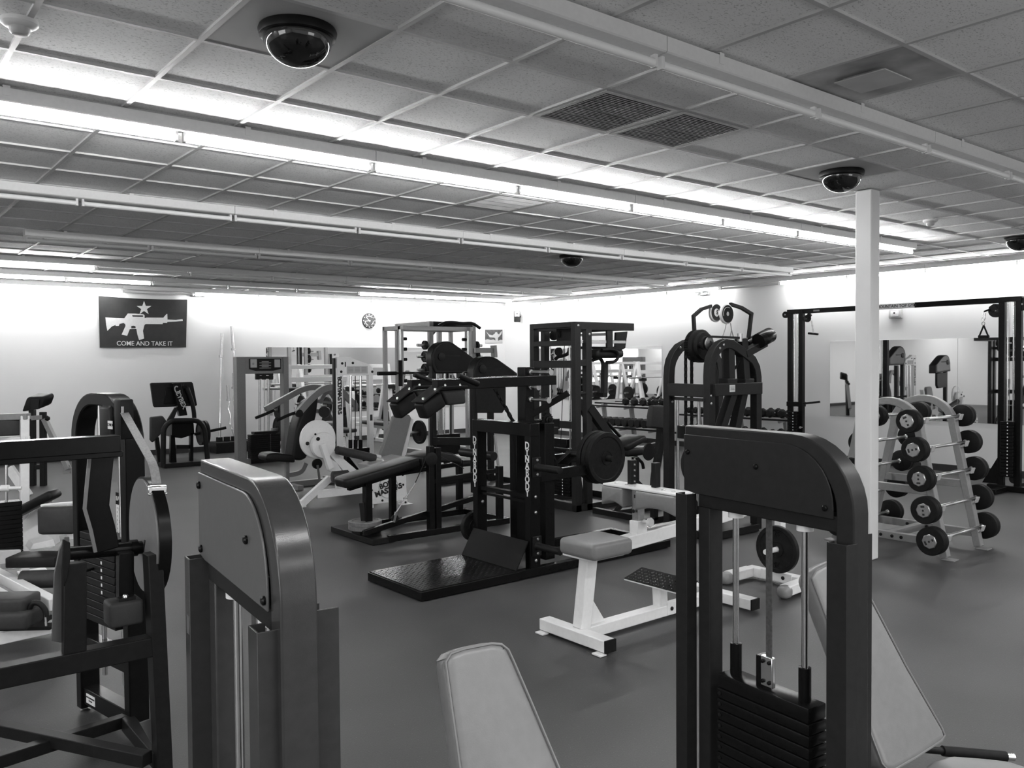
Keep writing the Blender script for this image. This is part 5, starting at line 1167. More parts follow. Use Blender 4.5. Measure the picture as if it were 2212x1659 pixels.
ly('left_leg_frame', ((369, 940), (378, 940), (382, 1000), (368, 1000)), .08, YL-.1, BLK); ly('right_leg_frame', ((411, 935), (418, 935), (418, 1000), (411, 1000)), .08, YL-.1, BLK)
part('mid_link', MB().beam(hy(380, 965, YL), hy(414, 965, YL), .05, .06), BLM, t)
ly('left_pad', ((325, 901), (352, 898), (361, 910), (348, 938), (330, 957), (325, 950)), .08, YL+.05, VDG, .02)
part('pad_arm', MB().beam(hy(338, 945, YL+.1), V((hy(345, 990, YL+.1).x, YL+.1, .05)), .06, .06, X_), BLM, t)
part('base_plate', MB().box((hy(345, 1000, YL).x, YL-.25, .0), (hy(432, 1000, YL).x, YL+.5, .07)), BLM, t, .008)
for k in range(2): weight_plate('dark plate on the right horn of the black backboard machine, %s one' % ('inner' if k == 0 else 'outer'), hy(437+9*k, 935, YL), -X_, .205, .045, IRN, 'plates on the backboard machine')
part('loading_horn', MB().cyl(hy(420, 938, YL), hy(488, 924, YL), .024, 14), BLM, t)
# ================================================================ BARS LEANING ON THE LEFT WALL
t = thing('bar_holder', 'black floor block holding upright bars against the left wall', 'bar holder', (5.6, 15.7, 0))
b0, b1 = hy(459, 965, 15.65), hy(512, 965, 15.65)
part('block', MB().box((b0.x, 15.45, 0), (b1.x+.45, 15.85, .20)), BLM, t, .01)
for x in (474, 490, 506): part('socket', MB().cyl(V((hy(x, 955, 15.7).x, 15.7, .19)), V((hy(x, 955, 15.7).x, 15.7, .28)), .06, 14), BLM, t)
def bar(label, pts, sl, ez=False):
    P_ = [hy(x, y, yy) for x, y, yy in pts]; P_[-1].z = .202
    t = thing('barbell_bar', label, 'barbell', P_[-1])
    part('shaft', MB().tube(P_, .016, 10), CHR, t)
    d = (P_[1]-P_[0]).normalized(); part('sleeve', MB().cyl(P_[0], P_[0]+d*sl, .026, 14), STL, t); part('collar', MB().cyl(P_[0]+d*sl, P_[0]+d*(sl+.04), .042, 14), STL, t)
    d = (P_[-2]-P_[-1]).normalized(); part('lower_sleeve', MB().cyl(P_[-1], P_[-1]+d*sl*.8, .026, 14), STL, t)
bar('long straight bar standing upright, left one of the tall pair', [(479.5, 720, 15.93), (478, 770, 15.9), (476, 860, 15.8), (474, 950, 15.7)], .42)
bar('long straight bar leaning right, right one of the tall pair', [(500, 705, 15.95), (504, 752, 15.92), (511, 860, 15.8), (517, 950, 15.7)], .42)
bar('short curl bar with a zigzag shaft, in front of the tall bars', [(492, 832, 15.9), (494, 862, 15.88), (496, 872, 15.87), (493, 882, 15.86), (498, 898, 15.84), (497, 915, 15.82), (505, 935, 15.76), (510, 955, 15.72)], .26)
bar('second short curl bar half hidden by the grey tower', [(504, 806, 15.9), (505, 838, 15.88), (507, 850, 15.87), (504, 860, 15.86), (508, 885, 15.84), (506, 905, 15.82), (509, 930, 15.76), (508, 955, 15.72)], .26)
# ================================================================ WHITE BENCH STATIONS IN FRONT OF THE LEFT MIRROR
def bench(label, x0, y0):
    t = thing('bench_press_station', label, 'bench', (x0+.6, y0, 0))
    def wv(n_, p, q, w=.07, h=.07, up=Z_): return part(n_, MB().beam(V(p), V(q), w, h, up), WHT, t, .005)
    for x in (x0, x0+1.15):
        wv('upright', (x, y0, .03), (x, y0+.25, 1.62), .08, .08, X_); wv('rear_leg', (x, y0+.75, .03), (x, y0+.27, 1.55), .07, .07, X_); wv('side_foot', (x, y0-.1, .035), (x, y0+.85, .035))
        part('bar_hook', MB().box((x-.05, y0-.02, 1.12), (x+.05, y0+.16, 1.19)), BLM, t, .004)
        for z, s_ in ((.45, .11), (.80, .19)): part('plate_peg', MB().cyl(V((x, y0+.5, z)), V((x+(.22 if x > x0 else -.22), y0+.5, z)), .024, 12), STL, t)
    wv('top_crossbar', (x0, y0+.25, 1.58), (x0+1.15, y0+.25, 1.58)); wv('middle_crossbar', (x0, y0+.18, 1.35), (x0+1.15, y0+.18, 1.35), .05, .09); wv('low_crossbar', (x0, y0+.6, .5), (x0+1.15, y0+.6, .5))
    wv('bench_leg', (x0+.57, y0-.95, .03), (x0+.57, y0-.95, .42), .07, .07, X_); wv('bench_rail', (x0+.57, y0-1.0, .4), (x0+.57, y0+.5, .4)); wv('bench_foot', (x0+.3, y0-.95, .03), (x0+.85, y0-.95, .03))
    p = MB(); p.pad(V((x0+.57, y0-.45, .47)), X_*.14, Y_*.58, Z_*.035, .03, 3); part('bench_pad', p, VDG, t, smooth=60)
    return t
BS = [(6.45, 14.2, 'white bench station in front of the left mirror, left one, behind the grey press arms'), (7.78, 14.9, 'white bench station in front of the left mirror, right one, behind the white tower')]
for x0, y0, lb_ in BS:
    b_ = bench(lb_, x0, y0)
    t = thing('olympic_bar', 'bare straight bar racked on the %s white bench station' % ('left' if x0 < 7 else 'right'), 'barbell', (x0+.57, y0+.05, 1.19))
    part('shaft', MB().cyl(V((x0-.45, y0+.05, 1.206)), V((x0+1.6, y0+.05, 1.206)), .015, 12), CHR, t)
    for s_ in (-1, 1):
        c = x0+.575+s_*.70; part('sleeve', MB().cyl(V((c, y0+.05, 1.206)), V((c+s_*.42, y0+.05, 1.206)), .025, 14), STL, t); part('collar', MB().cyl(V((c, y0+.05, 1.206)), V((c-s_*.03, y0+.05, 1.206)), .038, 14), STL, t)
    for k, (dx, z) in enumerate(((-.10, .80), (1.25, .80), (-.10, .45), (1.25, .45))):
        weight_plate('dark plate on the %s %s peg of the %s white bench station' % ('upper' if z > .6 else 'lower', 'left' if dx < 0 else 'right', 'left' if x0 < 7 else 'right'), V((x0+dx+(.0 if dx < 0 else -.04), y0+.5, z)), X_, .175 if z > .6 else .225, .04, IRN, 'plates on the white bench stations')
# ================================================================ SMITH MACHINE AND POWER RACK
t = thing('smith_machine', 'light grey smith machine frame with guided bar, left of the far corner', 'gym machine', (7.7, 11.5, 0))
YM = 11.3
xa, xb = hy(866, 760, YM).x, hy(1010, 760, YM).x; zt_ = hy(866, 704, YM).z
for x in (xa, xb):
    part('front_upright', MB().box((x-.03, YM-.03, .02), (x+.035, YM+.04, zt_)), LGR, t, .005); part('rear_upright', MB().box((x-.03, YM+.45, .02), (x+.03, YM+.51, zt_)), LGR, t, .005)
    part('top_side_bar', MB().beam(V((x, YM-.12, zt_-.03)), V((x, YM+.5, zt_-.03)), .06, .065), LGR, t, .004); part('base_side_bar', MB().beam(V((x, YM-.6, .04)), V((x, YM+.6, .04)), .07, .08), WHT, t, .004)
    part('guide_rod', MB().cyl(V((x-.06 if x == xa else x-.05, YM-.08, .1)), V((x-.06 if x == xa else x-.05, YM-.08, zt_-.06)), .016, 12), CHR, t)
    for z in (zt_-.20, zt_-.36, zt_-.52, zt_-.85): part('stop_peg', MB().cyl(V((x, YM-.0, z)), V((x+.10 if x == xa else x-.10, YM-.0, z)), .025, 12), RUB, t)
part('top_front_beam', MB().beam(V((xa, YM, zt_-.03)), V((xb, YM, zt_-.03)), .065, .065), LGR, t, .004); part('top_rear_beam', MB().beam(V((xa, YM+.48, zt_-.03)), V((xb, YM+.48, zt_-.03)), .06, .065), LGR, t, .004); part('base_beam', MB().beam(V((xa, YM+.5, .04)), V((xb, YM+.5, .04)), .07, .08), WHT, t, .004)
zb = hy(862, 806, YM).z
part('guided_bar', MB().cyl(V((xa-.35, YM-.08, zb)), V((xb+.35, YM-.08, zb)), .018, 12), BLM, t)
for x, s_ in ((xa-.06, -1), (xb-.05, 1)):
    part('bar_sleeve', MB().cyl(V((x, YM-.08, zb-.20)), V((x, YM-.08, zb+.20)), .034, 14), RUB, t); part('bar_end', MB().cyl(V((x+s_*.08, YM-.08, zb)), V((x+s_*.40, YM-.08, zb)), .03, 14), RUB, t)
pq = hy(903, 935, YM+.1); part('plate_peg', MB().cyl(V((xa, YM+.2, pq.z)), V((xa+.45, YM+.2, pq.z)), .024, 12), STL, t)
weight_plate('black plate on the inner peg of the smith machine, beside the grey backrest', V((hy(903, 935, YM+.2).x, YM+.2, pq.z)), X_, .19, .05, IRN, None)
t = thing('power_rack', 'grey power rack with chin bar and plate pegs, behind the smith machine', 'gym machine', (8.8, 12.8, 0))
YR_ = 12.5
xa, xb = hy(930, 760, YR_).x, hy(1022, 760, YR_).x; zt_ = hy(930, 694, YR_).z
for x in (xa, xb):
    for yy in (YR_, YR_+1.1): part('upright', MB().box((x-.04, yy-.04, .02), (x+.04, yy+.04, zt_)), MGR, t, .005)
    part('top_side_beam', MB().beam(V((x, YR_, zt_-.04)), V((x, YR_+1.1, zt_-.04)), .07, .08), MGR, t, .004); part('base_side_beam', MB().beam(V((x, YR_-.1, .04)), V((x, YR_+1.2, .04)), .08, .08), MGR, t, .004)
    for k, z in enumerate((1.95, 1.75, 1.52, 1.0)): part('plate_peg', MB().cyl(V((x, YR_, z)), V((x+(-.28 if x == xa else .20), YR_, z)), .024, 12), STL, t)
part('top_beam', MB().beam(V((xa, YR_, zt_-.05)), V((xb, YR_, zt_-.05)), .06, .10), DGR, t, .004); part('top_beam', MB().beam(V((xa, YR_+1.1, zt_-.05)), V((xb, YR_+1.1, zt_-.05)), .06, .10), DGR, t, .004)
part('corner_brace', MB().prism([V((xa+.04, YR_-.01, zt_-.1)), V((xa+.20, YR_-.01, zt_-.1)), V((xa+.04, YR_-.01, zt_-.26))], Y_*.02), DGR, t)
part('chin_bar', MB().tube(roundpoly([hy(948, 704, YR_-.35), hy(960, 697, YR_-.35), hy(976, 696, YR_-.35), hy(1000, 699, YR_-.35), hy(1020, 697, YR_-.35), hy(1037, 709, YR_-.35)], .1), .028, 10), BLM, t)
for x in (962, 1000): part('chin_bracket', MB().beam(hy(x, 698, YR_-.36), hy(x, 698, YR_)+Z_*.0, .04, .04), DGR, t)
part('safety_arm', MB().beam(hy(1026, 757, YR_-.1), hy(1066, 757, YR_-.1), .06, .09), MGR, t, .004); part('arm_end', MB().beam(hy(1066, 746, YR_-.1), hy(1068, 772, YR_-.1), .07, .11, Y_), MGR, t, .004)
for k, z in enumerate((1.95, 1.75, 1.52)):
    for j, (x, dx) in enumerate(((xa, -.14), (xb, .05))):
        weight_plate('dark plate on the %s %s peg of the grey power rack' % (('top', 'middle', 'low')[k], ('left', 'right')[j]), V((x+dx, YR_, z)), X_, (.08, .10, .11)[k], .05, IRN, 'plates on the power rack')
# ================================================================ WHITE MACHINE AT THE LEFT EDGE
t = thing('leg_extension_machine', 'white machine with dark pads and black weight stack, cut by the left edge', 'gym machine', hz(60, 1240, 0))
def wd_(n_, a, b, D0, D1, w, h, m_=None, up=Z_): return part(n_, MB().beam(hd(a[0], a[1], D0), hd(b[0], b[1], D1), w, h, up), m_ or WHT, t, .005)
DP = 6.75; fp = hz(54, 1238, 0)
DPx = (fp-EYE).dot(cf)
wd_('post', (53, 1236), (53, 898), DPx, DPx, .062, .062, None, X_)
part('post_foot', MB().obox(fp + Z_*.008 + X_*.05, X_*.10, Y_*.05, Z_*.008), WHT, t, .003)
wd_('top_beam', (-60, 903), (62, 899), DPx, DPx, .07, .05, MGR); wd_('pad_rail', (-60, 950), (62, 946), DPx, DPx, .05, .03)
p = MB(); c = hd(5, 925, DPx-.05); p.pad(c, X_*.16, Y_*.04, Z_*.062, .015, 3); part('top_pad', p, VDG, t, smooth=60)
for k in range(12):
    c = hd(8, 1088, 6.2); part('weight_plate', MB().pad(c - Z_*(.033*k), X_*.11, Y_*.06, Z_*.0158, .003, 1), BLK, t)
part('guide_rod', MB().cyl(hd(14, 1088, 6.2), hd(14, 955, 6.2), .010, 10), CHR, t)
part('pop_pin', MB().lathe(hd(2, 1055, 5.7), X_-Y_*.6, [(.022, 0), (.022, .05), (.012, .055), (.012, .13), (0, .13)], 14), PLW, t)
wd_('seat_rail', (-60, 1215), (50, 1205), 5.9, 6.3, .10, .14)
part('rating_label', MB().obox(hd(22, 1222, 5.84), X_*.06, Y_*.001, Z_*.02), GRY, t)
wd_('long_strut', (-60, 1212), (118, 1306), 6.2, 4.95, .06, .07); wd_('lower_strut', (-60, 1250), (60, 1318), 5.6, 5.0, .05, .06)
wd_('front_rail', (-90, 1398), (118, 1352), 4.9, 5.0, .06, .07)
p = MB(); c = hd(82, 1208, 5.6); p.pad(c, (X_*.8-Y_*.6)*.16, (X_*.6+Y_*.8)*.10, Z_*.035, .01, 2); part('foot_pad', p, BLM, t)
part('roller', MB().lathe(hd(44, 1252, 5.5), (X_*.8-Y_*.55), [(.04, 0), (.058, .01), (.058, .25), (.04, .26)], 22), VDG, t)
p = MB(); c = hd(126, 1123, 6.0); p.pad(c, (X_*.8-Y_*.6)*.13, (X_*.6+Y_*.8)*.05, Z_*.10, .03, 3); part('knee_pad', p, VDG, t, smooth=60)
wd_('knee_frame', (92, 1092), (165, 1086), 6.15, 6.1, .05, .02); wd_('knee_post', (152, 1090), (150, 1165), 6.1, 6.1, .05, .05, None, X_)
part('slanted_pad', MB().pad(hd(72, 1090, 6.6), (X_*.55-Y_*.4+Z_*.35).normalized()*.20, (X_*.6+Y_*.8)*.09, (Z_*.8-X_*.3+Y_*.2).normalized()*.035, .025, 3), VBK, t, smooth=60)
part('side_panel', MB().prism([hd(x, y, 6.7) for x, y in ((35, 1190), (36, 1140), (108, 1070), (118, 1095), (130, 1170), (110, 1185))], Y_*.03), WHT, t, .003)
part('low_panel', MB().prism([hd(x, y, 6.3) for x, y in ((64, 1188), (72, 1175), (115, 1165), (120, 1180))], Y_*.2), WHT, t, .003)
wd_('diagonal', (20, 1010), (62, 1072), 6.9, 6.9, .04, .07)
for (x, y, hh, mm) in ((22, 1302, .045, VDG), (26, 1334, .048, VDG)):
    p = MB(); p.pad(hd(x, y, 4.9 if y < 1320 else 4.85), (X_*.8-Y_*.6)*.13, (X_*.6+Y_*.8)*.10, Z_*hh, .02, 3); part('near_pad', p, mm, t, smooth=60)
part('bracket', MB().tube(roundpoly([hd(62, 1318, 4.85), hd(70, 1302, 4.85), hd(84, 1302, 4.85), hd(98, 1316, 4.85), hd(100, 1332, 4.85)], .04), .016, 10), BLM, t)
part('pin', MB().cyl(hd(97, 1328, 4.84), hd(100, 1352, 4.84), .006, 8), CHR, t); part('dark_tray', MB().obox(hd(70, 1345, 5.0), (X_*.8-Y_*.6)*.16, (X_*.6+Y_*.8)*.12, Z_*.01), BLM, t)
# ================================================================ GREY BENCH FAR LEFT
t = thing('preacher_curl_bench', 'grey bench with a tilted black pad, far left by the wall', 'bench', hz(110, 1010, 0))
DB = 11.6
def bd_(n_, a, b, w=.06, h=.08, m_=None): return part(n_, MB().beam(hd(a[0], a[1], DB), hd(b[0], b[1], DB), w, h, cf), m_ or MGR, t, .004)
part('pad', MB().padprism([hd(x, y, DB) for x, y in ((46, 890), (56, 862), (60, 858), (92, 857), (96, 864), (90, 880), (84, 884), (60, 888))], V((.15, .1, .05)), .02, 3), VBK, t, smooth=60)
part('pad_back', MB().prism([hd(x, y, DB-.02) for x, y in ((67, 863), (85, 863), (82, 884), (66, 886))], V((.01, .01, 0))), DGR, t)
bd_('post', (70, 885), (71, 1072), .07, .07, BLM); bd_('post', (93, 890), (94, 1072), .07, .07, BLM); bd_('rear_leg', (96, 905), (148, 1014)); bd_('cross_link', (70, 903), (94, 901)); bd_('low_link', (68, 1010), (96, 1008), .06, .06, BLM)
bd_('rear_foot', (136, 1015), (152, 1013), .12, .02)
part('pop_knob', MB().lathe(hd(97, 904, DB-.05), X_, [(.02, 0), (.04, .03), (.02, .06), (0, .06)], 12), BLM, t)
# ================================================================ THINGS ON WALLS AND CEILING
def P2(x, y, k=.2532, ox=0, oy=540): return (ox+x*k, oy+y*k)
FLY = YW-.035
t = thing('flag', 'black flag with a white star, rifle outline and slogan on the left wall', 'flag', hy(308, 752, YW))
fb = MB(); nx, nz = 40, 24
tl, tr, br_, bl = hy(211, 639, FLY), hy(404.5, 647, FLY), hy(401.5, 750.5, FLY), hy(214, 751, FLY)
def fpt(u, v, off=0.):
    a = tl*(1-u)+tr*u; b = bl*(1-u)+br_*u; p = a*(1-v)+b*v
    sag = -.02*math.sin(math.pi*u)*(1-v) ; wv = .010*math.sin(9*u+3*v) + .012*math.sin(4*v+6*u*u)
    return V((p.x, p.y - .004 + wv*.5 - off, p.z + sag))
for s_ in (0, 1):
    g_ = [[fb.bm.verts.new(fpt(i/nx, j/nz, -.003*s_)) for i in range(nx+1)] for j in range(nz+1)]
    for j in range(nz):
        for i in range(nx): fb.bm.faces.new((g_[j][i], g_[j][i+1], g_[j+1][i+1], g_[j+1][i]))
fl = part('cloth', fb, FAB, t, 0, None, 180)
def flagpt(cx, cy, off=.004):
    x, y = P2(cx, cy); p = hy(x, y, FLY)
    u = (p.x-tl.x)/(tr.x-tl.x); v = (tl.z-p.z)/(tl.z-bl.z)
    q = fpt(min(1, max(0, u)), min(1, max(0, v))); return V((p.x, q.y-off, p.z))
def fl_shape(nm, pts): 
    m_ = MB(); vs = [m_.bm.verts.new(flagpt(*p)) for p in pts]; f_ = m_.bm.faces.new(vs)
    bmesh.ops.triangulate(m_.bm, faces=[f_], ngon_method='EAR_CLIP'); r_ = bmesh.ops.extrude_face_region(m_.bm, geom=list(m_.bm.faces)); bmesh.ops.translate(m_.bm, vec=V((0, .002, 0)), verts=[v for v in r_['geom'] if isinstance(v, bmesh.types.BMVert)])
    return part(nm, m_, FAW, fl)
fl_shape('printed_star', [(1228+(66 if i % 2 == 0 else 25)*math.sin(R(36*i)), 497-(62 if i % 2 == 0 else 24)*math.cos(R(36*i))) for i in range(10)])
def fl_multi(nm, polys):
    m_ = MB()
    for pts in polys: m_.prism([flagpt(*p) for p in pts], Y_*.0025)
    return part(nm, m_, FAW, fl, recalc=True)
fl_multi('printed_rifle', [
    [(900, 575), (980, 580), (1062, 583), (1072, 634), (1050, 622), (1020, 628), (975, 644), (955, 652), (916, 690), (906, 640)],
    [(1000, 600), (1050, 600), (1050, 624), (1020, 630), (1012, 648), (985, 648)],
    [(1060, 583), (1090, 542), (1150, 543), (1222, 549), (1232, 556), (1234, 640), (1070, 650)],
    [(1232, 582), (1250, 577), (1388, 578), (1395, 585), (1428, 593), (1425, 623), (1390, 622), (1385, 633), (1245, 632), (1232, 636)],
    [(1425, 594), (1500, 597), (1556, 590), (1559, 606), (1500, 611), (1425, 614)],
    [(1155, 636), (1232, 636), (1218, 690), (1228, 755), (1185, 770), (1170, 720)],
    [(1070, 648), (1110, 640), (1105, 676), (1083, 732), (1036, 722)],
    [(1100, 640), (1165, 640), (1162, 674), (1102, 676)]])
fl_shape('printed_sight', [(1388, 582), (1418, 548), (1426, 546), (1428, 592), (1418, 592), (1416, 568), (1400, 588)])
m_ = MB(); vs = [flagpt(x, y, .0055) for x, y in ((1125, 556), (1215, 558), (1222, 564), (1215, 571), (1130, 569))]; m_.prism(vs, Y_*.0005); part('printed_slot', m_, FAB, fl)
m_ = MB(); vs = [flagpt(x, y, .0055) for x, y in ((1118, 648), (1140, 646), (1155, 652), (1155, 668), (1118, 670))]; m_.prism(vs, Y_*.0005); part('trigger_gap', m_, FAB, fl)
m_ = MB(); a_, b_ = flagpt(992, 798), flagpt(1472, 798)
c_ = bpy.data.curves.new('t', 'FONT'); c_.body = 'COME AND TAKE IT'; c_.size = 1; c_.extrude = .0; c_.align_x = 'LEFT'; c_.align_y = 'CENTER'; c_.offset = .008; c_.resolution_u = 3
o_ = bpy.data.objects.new('t', c_); COL.objects.link(o_); bpy.context.view_layer.update(); me = bpy.data.meshes.new_from_object(o_.evaluated_get(bpy.context.evaluated_depsgraph_get())); bpy.data.objects.remove(o_); bpy.data.curves.remove(c_)
wd = max(v.co.x for v in me.vertices); sc_ = abs(b_.x-a_.x)/wd
for v in me.vertices:
    X = a_.x + v.co.x*sc_; Zz = a_.z + v.co.y*sc_*1.08; u = (X-tl.x)/(tr.x-tl.x); w_ = (tl.z-Zz)/(tl.z-bl.z); v.co = V((X, fpt(u, w_).y-.004, Zz))
m_.bm.from_mesh(me); bpy.data.meshes.remove(me); part('printed_slogan', m_, FAW, fl)
part('hem', MB().beam(tl+V((.004, -.006, 0)), bl+V((.004, -.006, 0)), .006, .02, Y_), FAW, fl)
for p in (tl, tr): part('nail', MB().lathe(V((p.x, YW+.0003, p.z-.01)), -Y_, [(.004, 0), (.004, .045), (.01, .047), (0, .05)], 10), STL, t)
# clock
c = hy(796, 693, YW); t = thing('wall_clock', 'round dark wall clock with white hands above the left mirror', 'clock', c - Z_*.16)
bd = part('case', MB().lathe(c, -Y_, [(0, 0), (.155, 0), (.16, .01), (.16, .03), (.152, .036), (.148, .030), (0, .030)], 48), DGR, t)
fc = part('face', MB().lathe(c - Y_*.030, -Y_, [(.147, 0), (.147, .002), (0, .002)], 40), mat('clock_face', .045, .5), t)
for k in range(12): part('hour_mark', MB().obox(c + V((.135*math.sin(R(30*k)), -.033, .135*math.cos(R(30*k)))), (X_*math.cos(R(30*k))-Z_*math.sin(R(30*k)))*.009, Y_*.001, (X_*math.sin(R(30*k))+Z_*math.cos(R(30*k)))*.010), PAP, fc)
for a0, a1 in ((-40, 48), (95, 150), (195, 265)): part('dial_band', MB().path([c + V((.10*math.sin(R(a0+(a1-a0)*i/8)), -.034, .10*math.cos(R(a0+(a1-a0)*i/8)))) for i in range(9)], .001, .014, Y_), PAP, fc)
for a, l, w_ in ((-44, .115, .012), (-97, .105, .014)): part('hand', MB().beam(c - Y_*.036 - V((math.sin(R(a))*.03, 0, math.cos(R(a))*.03)), c - Y_*.036 + V((math.sin(R(a))*l, 0, math.cos(R(a))*l)), .002, w_, V((math.cos(R(a)), 0, -math.sin(R(a))))), PAP, t)
part('hub', MB().lathe(c - Y_*.034, -Y_, [(.014, 0), (.014, .008), (0, .009)], 14), PAP, t)
# poster with a figure, arms spread
pt = [hy(x, y, YW-.004) for x, y in ((1048, 712), (1085.5, 712), (1085.5, 741.5), (1048, 741.5))]
t = thing('poster', 'small dark poster of a figure with arms spread, near the far corner', 'poster', (pt[2]+pt[3])/2)
sh = part('sheet', MB().prism(pt, Y_*.004), mat('poster_dark', .05, .5, noise=.5, nscale=12), t)
def po(nm, pts, m_=LGR): return part(nm, MB().prism([hy(1048+x*37.5, 712+y*29.5, YW-.0055) for x, y in pts], Y_*.001), m_, sh)
po('printed_figure', [(.05, .12), (.22, .36), (.42, .42), (.55, .30), (.60, .18), (.68, .18), (.72, .30), (.80, .36), (.92, .14), (.98, .12), (.93, .34), (.82, .50), (.74, .60), (.74, .82), (.60, .82), (.58, .62), (.50, .58), (.26, .56), (.20, .42)])
po('printed_foreground', [(.0, .75), (.15, .70), (.32, .76), (.48, .72), (.58, .80), (.75, .82), (.90, .74), (1.0, .76), (1.0, .98), (0, .98)], LGR)
# speaker in the corner
c = hx(1117, 684, XW-.12); t = thing('wall_speaker', 'small black speaker with pale grille high in the far corner', 'speaker', c - Z_*.16)
sn = (EYE-c); sn.z = 0; sn.normalize(); sr = V((sn.y, -sn.x, 0))*-1
cb = part('cabinet', MB().obox(c, sr*.075, sn*.07, Z_*.125), BLM, t, .012)
part('tweeter_plate', MB().obox(c + sn*.072 + Z_*.055, sr*.058, sn*.003, Z_*.055), LGR, cb, .004); part('tweeter_horn', MB().prism([c + sn*.074 + Z_*.075 - sr*.03, c + sn*.074 + Z_*.075 + sr*.03, c + sn*.074 + Z_*.04], sn*.004), INK, cb)
part('woofer', MB().lathe(c + sn*.071 - Z_*.055, sn, [(.062, 0), (.058, .004), (.04, -.006), (.02, -.004), (0, .0)], 28), DGR, cb)
part('wall_bracket', MB().beam(c, V((XW, c.y+.02, c.z)), .03, .04), BLM, t)
# emergency lights
def emer(label, c, n_, rt):
    t = thing('emergency_light', label, 'emergency light', c - Z_*.06)
    part('housing', MB().pad(c + n_*.033, rt*.13, n_*.036, Z_*.05, .012, 2), LGR, t)
    for s_ in (-1, 1):
        h = part('lamp_head', MB().lathe(c + n_*.07 + rt*(.075*s_) + Z_*.01, (n_ - Z_*.25 + rt*(.3*s_)).normalized(), [(.02, 0), (.045, .02), (.05, .05), (.046, .055), (.03, .045), (0, .042)], 20), CHR, t)
    return t
emer('twin head emergency light on the left wall, right of the flag', hy(426, 636, YW), -Y_, X_)
emer('twin head emergency light on the right wall above the twin arches', hx(1523, 632, XW), -X_, -Y_)
c = hx(1937, 678, XW); t = thing('alarm_strobe', 'square white alarm box with a thin conduit on the right wall, beside the column', 'alarm', c - Z_*.08)
part('box', MB().pad(c - X_*.03, X_*.03, Y_*.10, Z_*.07, .012, 2), LGR, t); part('lens', MB().pad(c - X_*.065, X_*.012, Y_*.06, Z_*.045, .008, 2), PLW, t); part('strobe', MB().obox(c - X_*.078 + Z_*.01, X_*.002, Y_*.012, Z_*.012), DGR, t)
part('conduit', MB().cyl(V((XW-.006, c.y-.06, c.z+.06)), V((XW-.006, c.y-.06, 2.95)), .004, 8), PLW, t)
# ---------------------------------------------------------------- ceiling domes, detectors, grilles
PANEL = mat('smooth_ceiling_panel', .42, .7, noise=.03, nscale=6)
def tile(i, j): return GX+GP*i, GY+GP*j
def dome(label, x, y, r):
    t = thing('camera_dome', label, 'security camera', (x, y, CEIL-r*.95))
    i, j = math.floor((x-GX)/GP), math.floor((y-GY)/GP); a, b = tile(i, j)
    part('panel', MB().box((a+.013, b+.013, CEIL-.001), (a+GP-.013, b+GP-.013, CEIL+.007)), PANEL, t)
    part('rim', MB().lathe(V((x, y, CEIL-.002)), -Z_, [(r+.005, 0), (r+.010, .012), (r+.004, .035), (r-.02, .038), (r-.02, 0)], 48), BLM, t)
    part('dome', MB().lathe(V((x, y, CEIL-.034)), -Z_, [((r-.008)*math.cos(R(a_)), (r*.80)*math.sin(R(a_))) for a_ in range(0, 91, 6)], 48), BGL, t, smooth=180)
d0 = hz(643, 62, CEIL); dome('large glossy black ceiling dome, nearest, top left', d0.x, d0.y, .150)
d0 = hz(1818, 370, CEIL); dome('glossy black ceiling dome next to the column', d0.x, d0.y, .150)
d0 = hz(2204, 512, CEIL); dome('glossy black ceiling dome at the right edge', d0.x, d0.y, .155)
d0 = hz(1235, 551, CEIL); dome('small looking black ceiling dome, farthest, centre', d0.x, d0.y, .155)
def detector(label, p, r=.062):
    t = thing('smoke_detector', label, 'smoke detector', (p.x, p.y, CEIL-.07))
    part('base', MB().lathe(V((p.x, p.y, CEIL-.003)), -Z_, [(r*1.1, 0), (r*1.1, .016), (r, .022), (r*.8, .030), (0, .030)], 32), PLW, t)
    part('sensor', MB().lathe(V((p.x, p.y, CEIL-.030)), -Z_, [(r*.62, 0), (r*.6, .022), (r*.45, .032), (0, .034)], 28), LGR, t)
detector('round white smoke detector at the top left corner', hz(42, 42, CEIL)); detector('round white smoke detector right of the column', hz(2010, 474, CEIL)); detector('tiny white smoke detector far off above the power rack', hz(1053, 602, CEIL))
VENT = mat('return_grille', .42, .6, noise=.25, nscale=5)
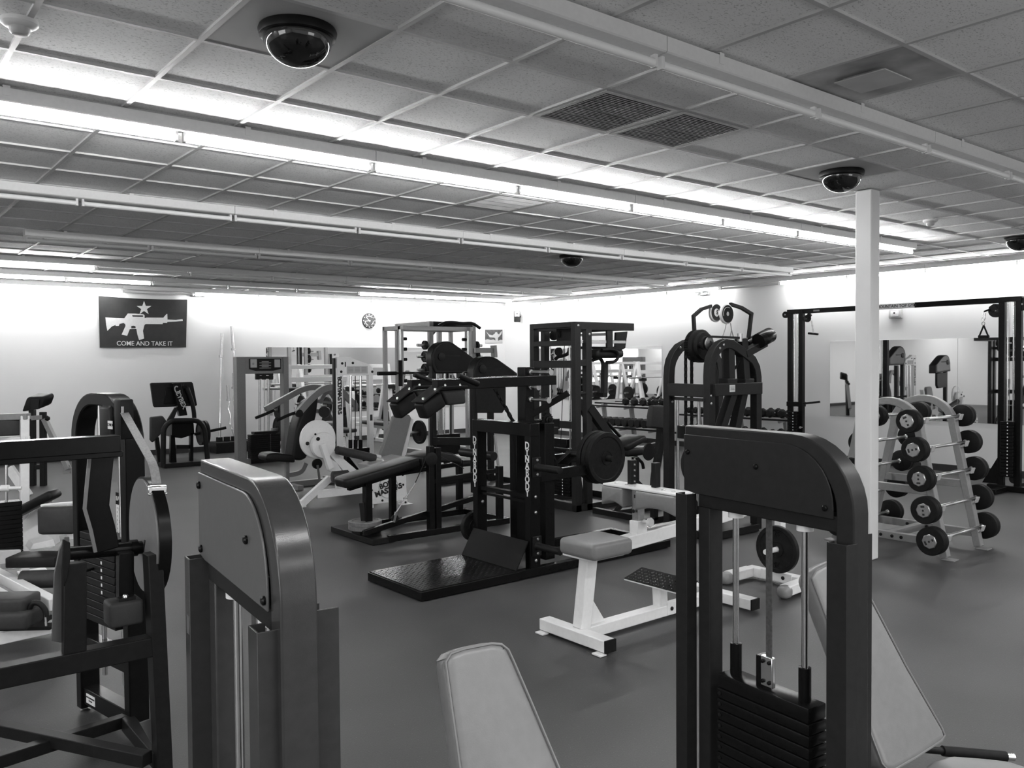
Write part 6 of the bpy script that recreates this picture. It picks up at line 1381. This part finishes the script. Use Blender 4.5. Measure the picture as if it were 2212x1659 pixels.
def grille(label, i, j, n_=5):
    a, b = tile(i, j); t = thing('return_air_grille', label, 'ceiling vent', (a+GP/2, b+GP/2, CEIL-.006))
    fr = MB()
    for (p, q) in (((a+.014, b+.014), (a+GP-.014, b+.045)), ((a+.014, b+GP-.045), (a+GP-.014, b+GP-.014)), ((a+.014, b+.045), (a+.045, b+GP-.045)), ((a+GP-.045, b+.045), (a+GP-.014, b+GP-.045))): fr.box((p[0], p[1], CEIL-.006), (q[0], q[1], CEIL+.002))
    part('frame', fr, VENT, t)
    part('backing', MB().box((a+.045, b+.045, CEIL+.004), (a+GP-.045, b+GP-.045, CEIL+.006)), mat('vent_dark', .30, .8, noise=.5, nscale=6), t)
    for k in range(24): y = b+.055+k*(GP-.11)/23; part('slat', MB().obox(V((a+GP/2, y, CEIL)), X_*(GP/2-.046), V((0, .008, .003)), V((0, -.0006, .0016))), VENT, t)
    for k in range(1, 4): x = b+.045+k*(GP-.09)/4; part('bar', MB().box((a+.045, x-.004, CEIL-.004), (a+GP-.045, x+.004, CEIL-.0015)), mat('vent_dark', .30, .8), t)
grille('left of the two joined ceiling grilles between the near and glowing light rows', 4, 0)
grille('right of the two joined ceiling grilles between the near and glowing light rows', 5, 0)
grille('ceiling grille just beyond the glowing light row', 6, 4)
p = hz(595, 556, CEIL); grille('small distant ceiling grille between the far light rows', math.floor((p.x-GX)/GP), math.floor((p.y-GY)/GP))
a, b = tile(5, -2); t = thing('air_diffuser', 'stained square ceiling diffuser with a raised centre plate, top right', 'ceiling vent', (a+GP/2, b+GP/2, CEIL-.03))
STN = mat('stained_diffuser', .40, .6, noise=.45, nscale=4)
part('pan', MB().prism([V((a+.013, b+.013, CEIL-.002)), V((a+GP-.013, b+.013, CEIL-.002)), V((a+GP-.013, b+GP-.013, CEIL-.002)), V((a+.013, b+GP-.013, CEIL-.002))], Z_*.008), STN, t)
part('centre_plate', MB().box((a+GP/2-.13, b+GP/2-.13, CEIL-.024), (a+GP/2+.13, b+GP/2+.13, CEIL-.018)), mat('diffuser_plate', .55, .6, noise=.1, nscale=5), t, .003)
part('collar', MB().box((a+GP/2-.10, b+GP/2-.10, CEIL-.019), (a+GP/2+.10, b+GP/2+.10, CEIL-.003)), mat('vent_dark', .30, .8), t)
# conduit and sensor box near the left top corner
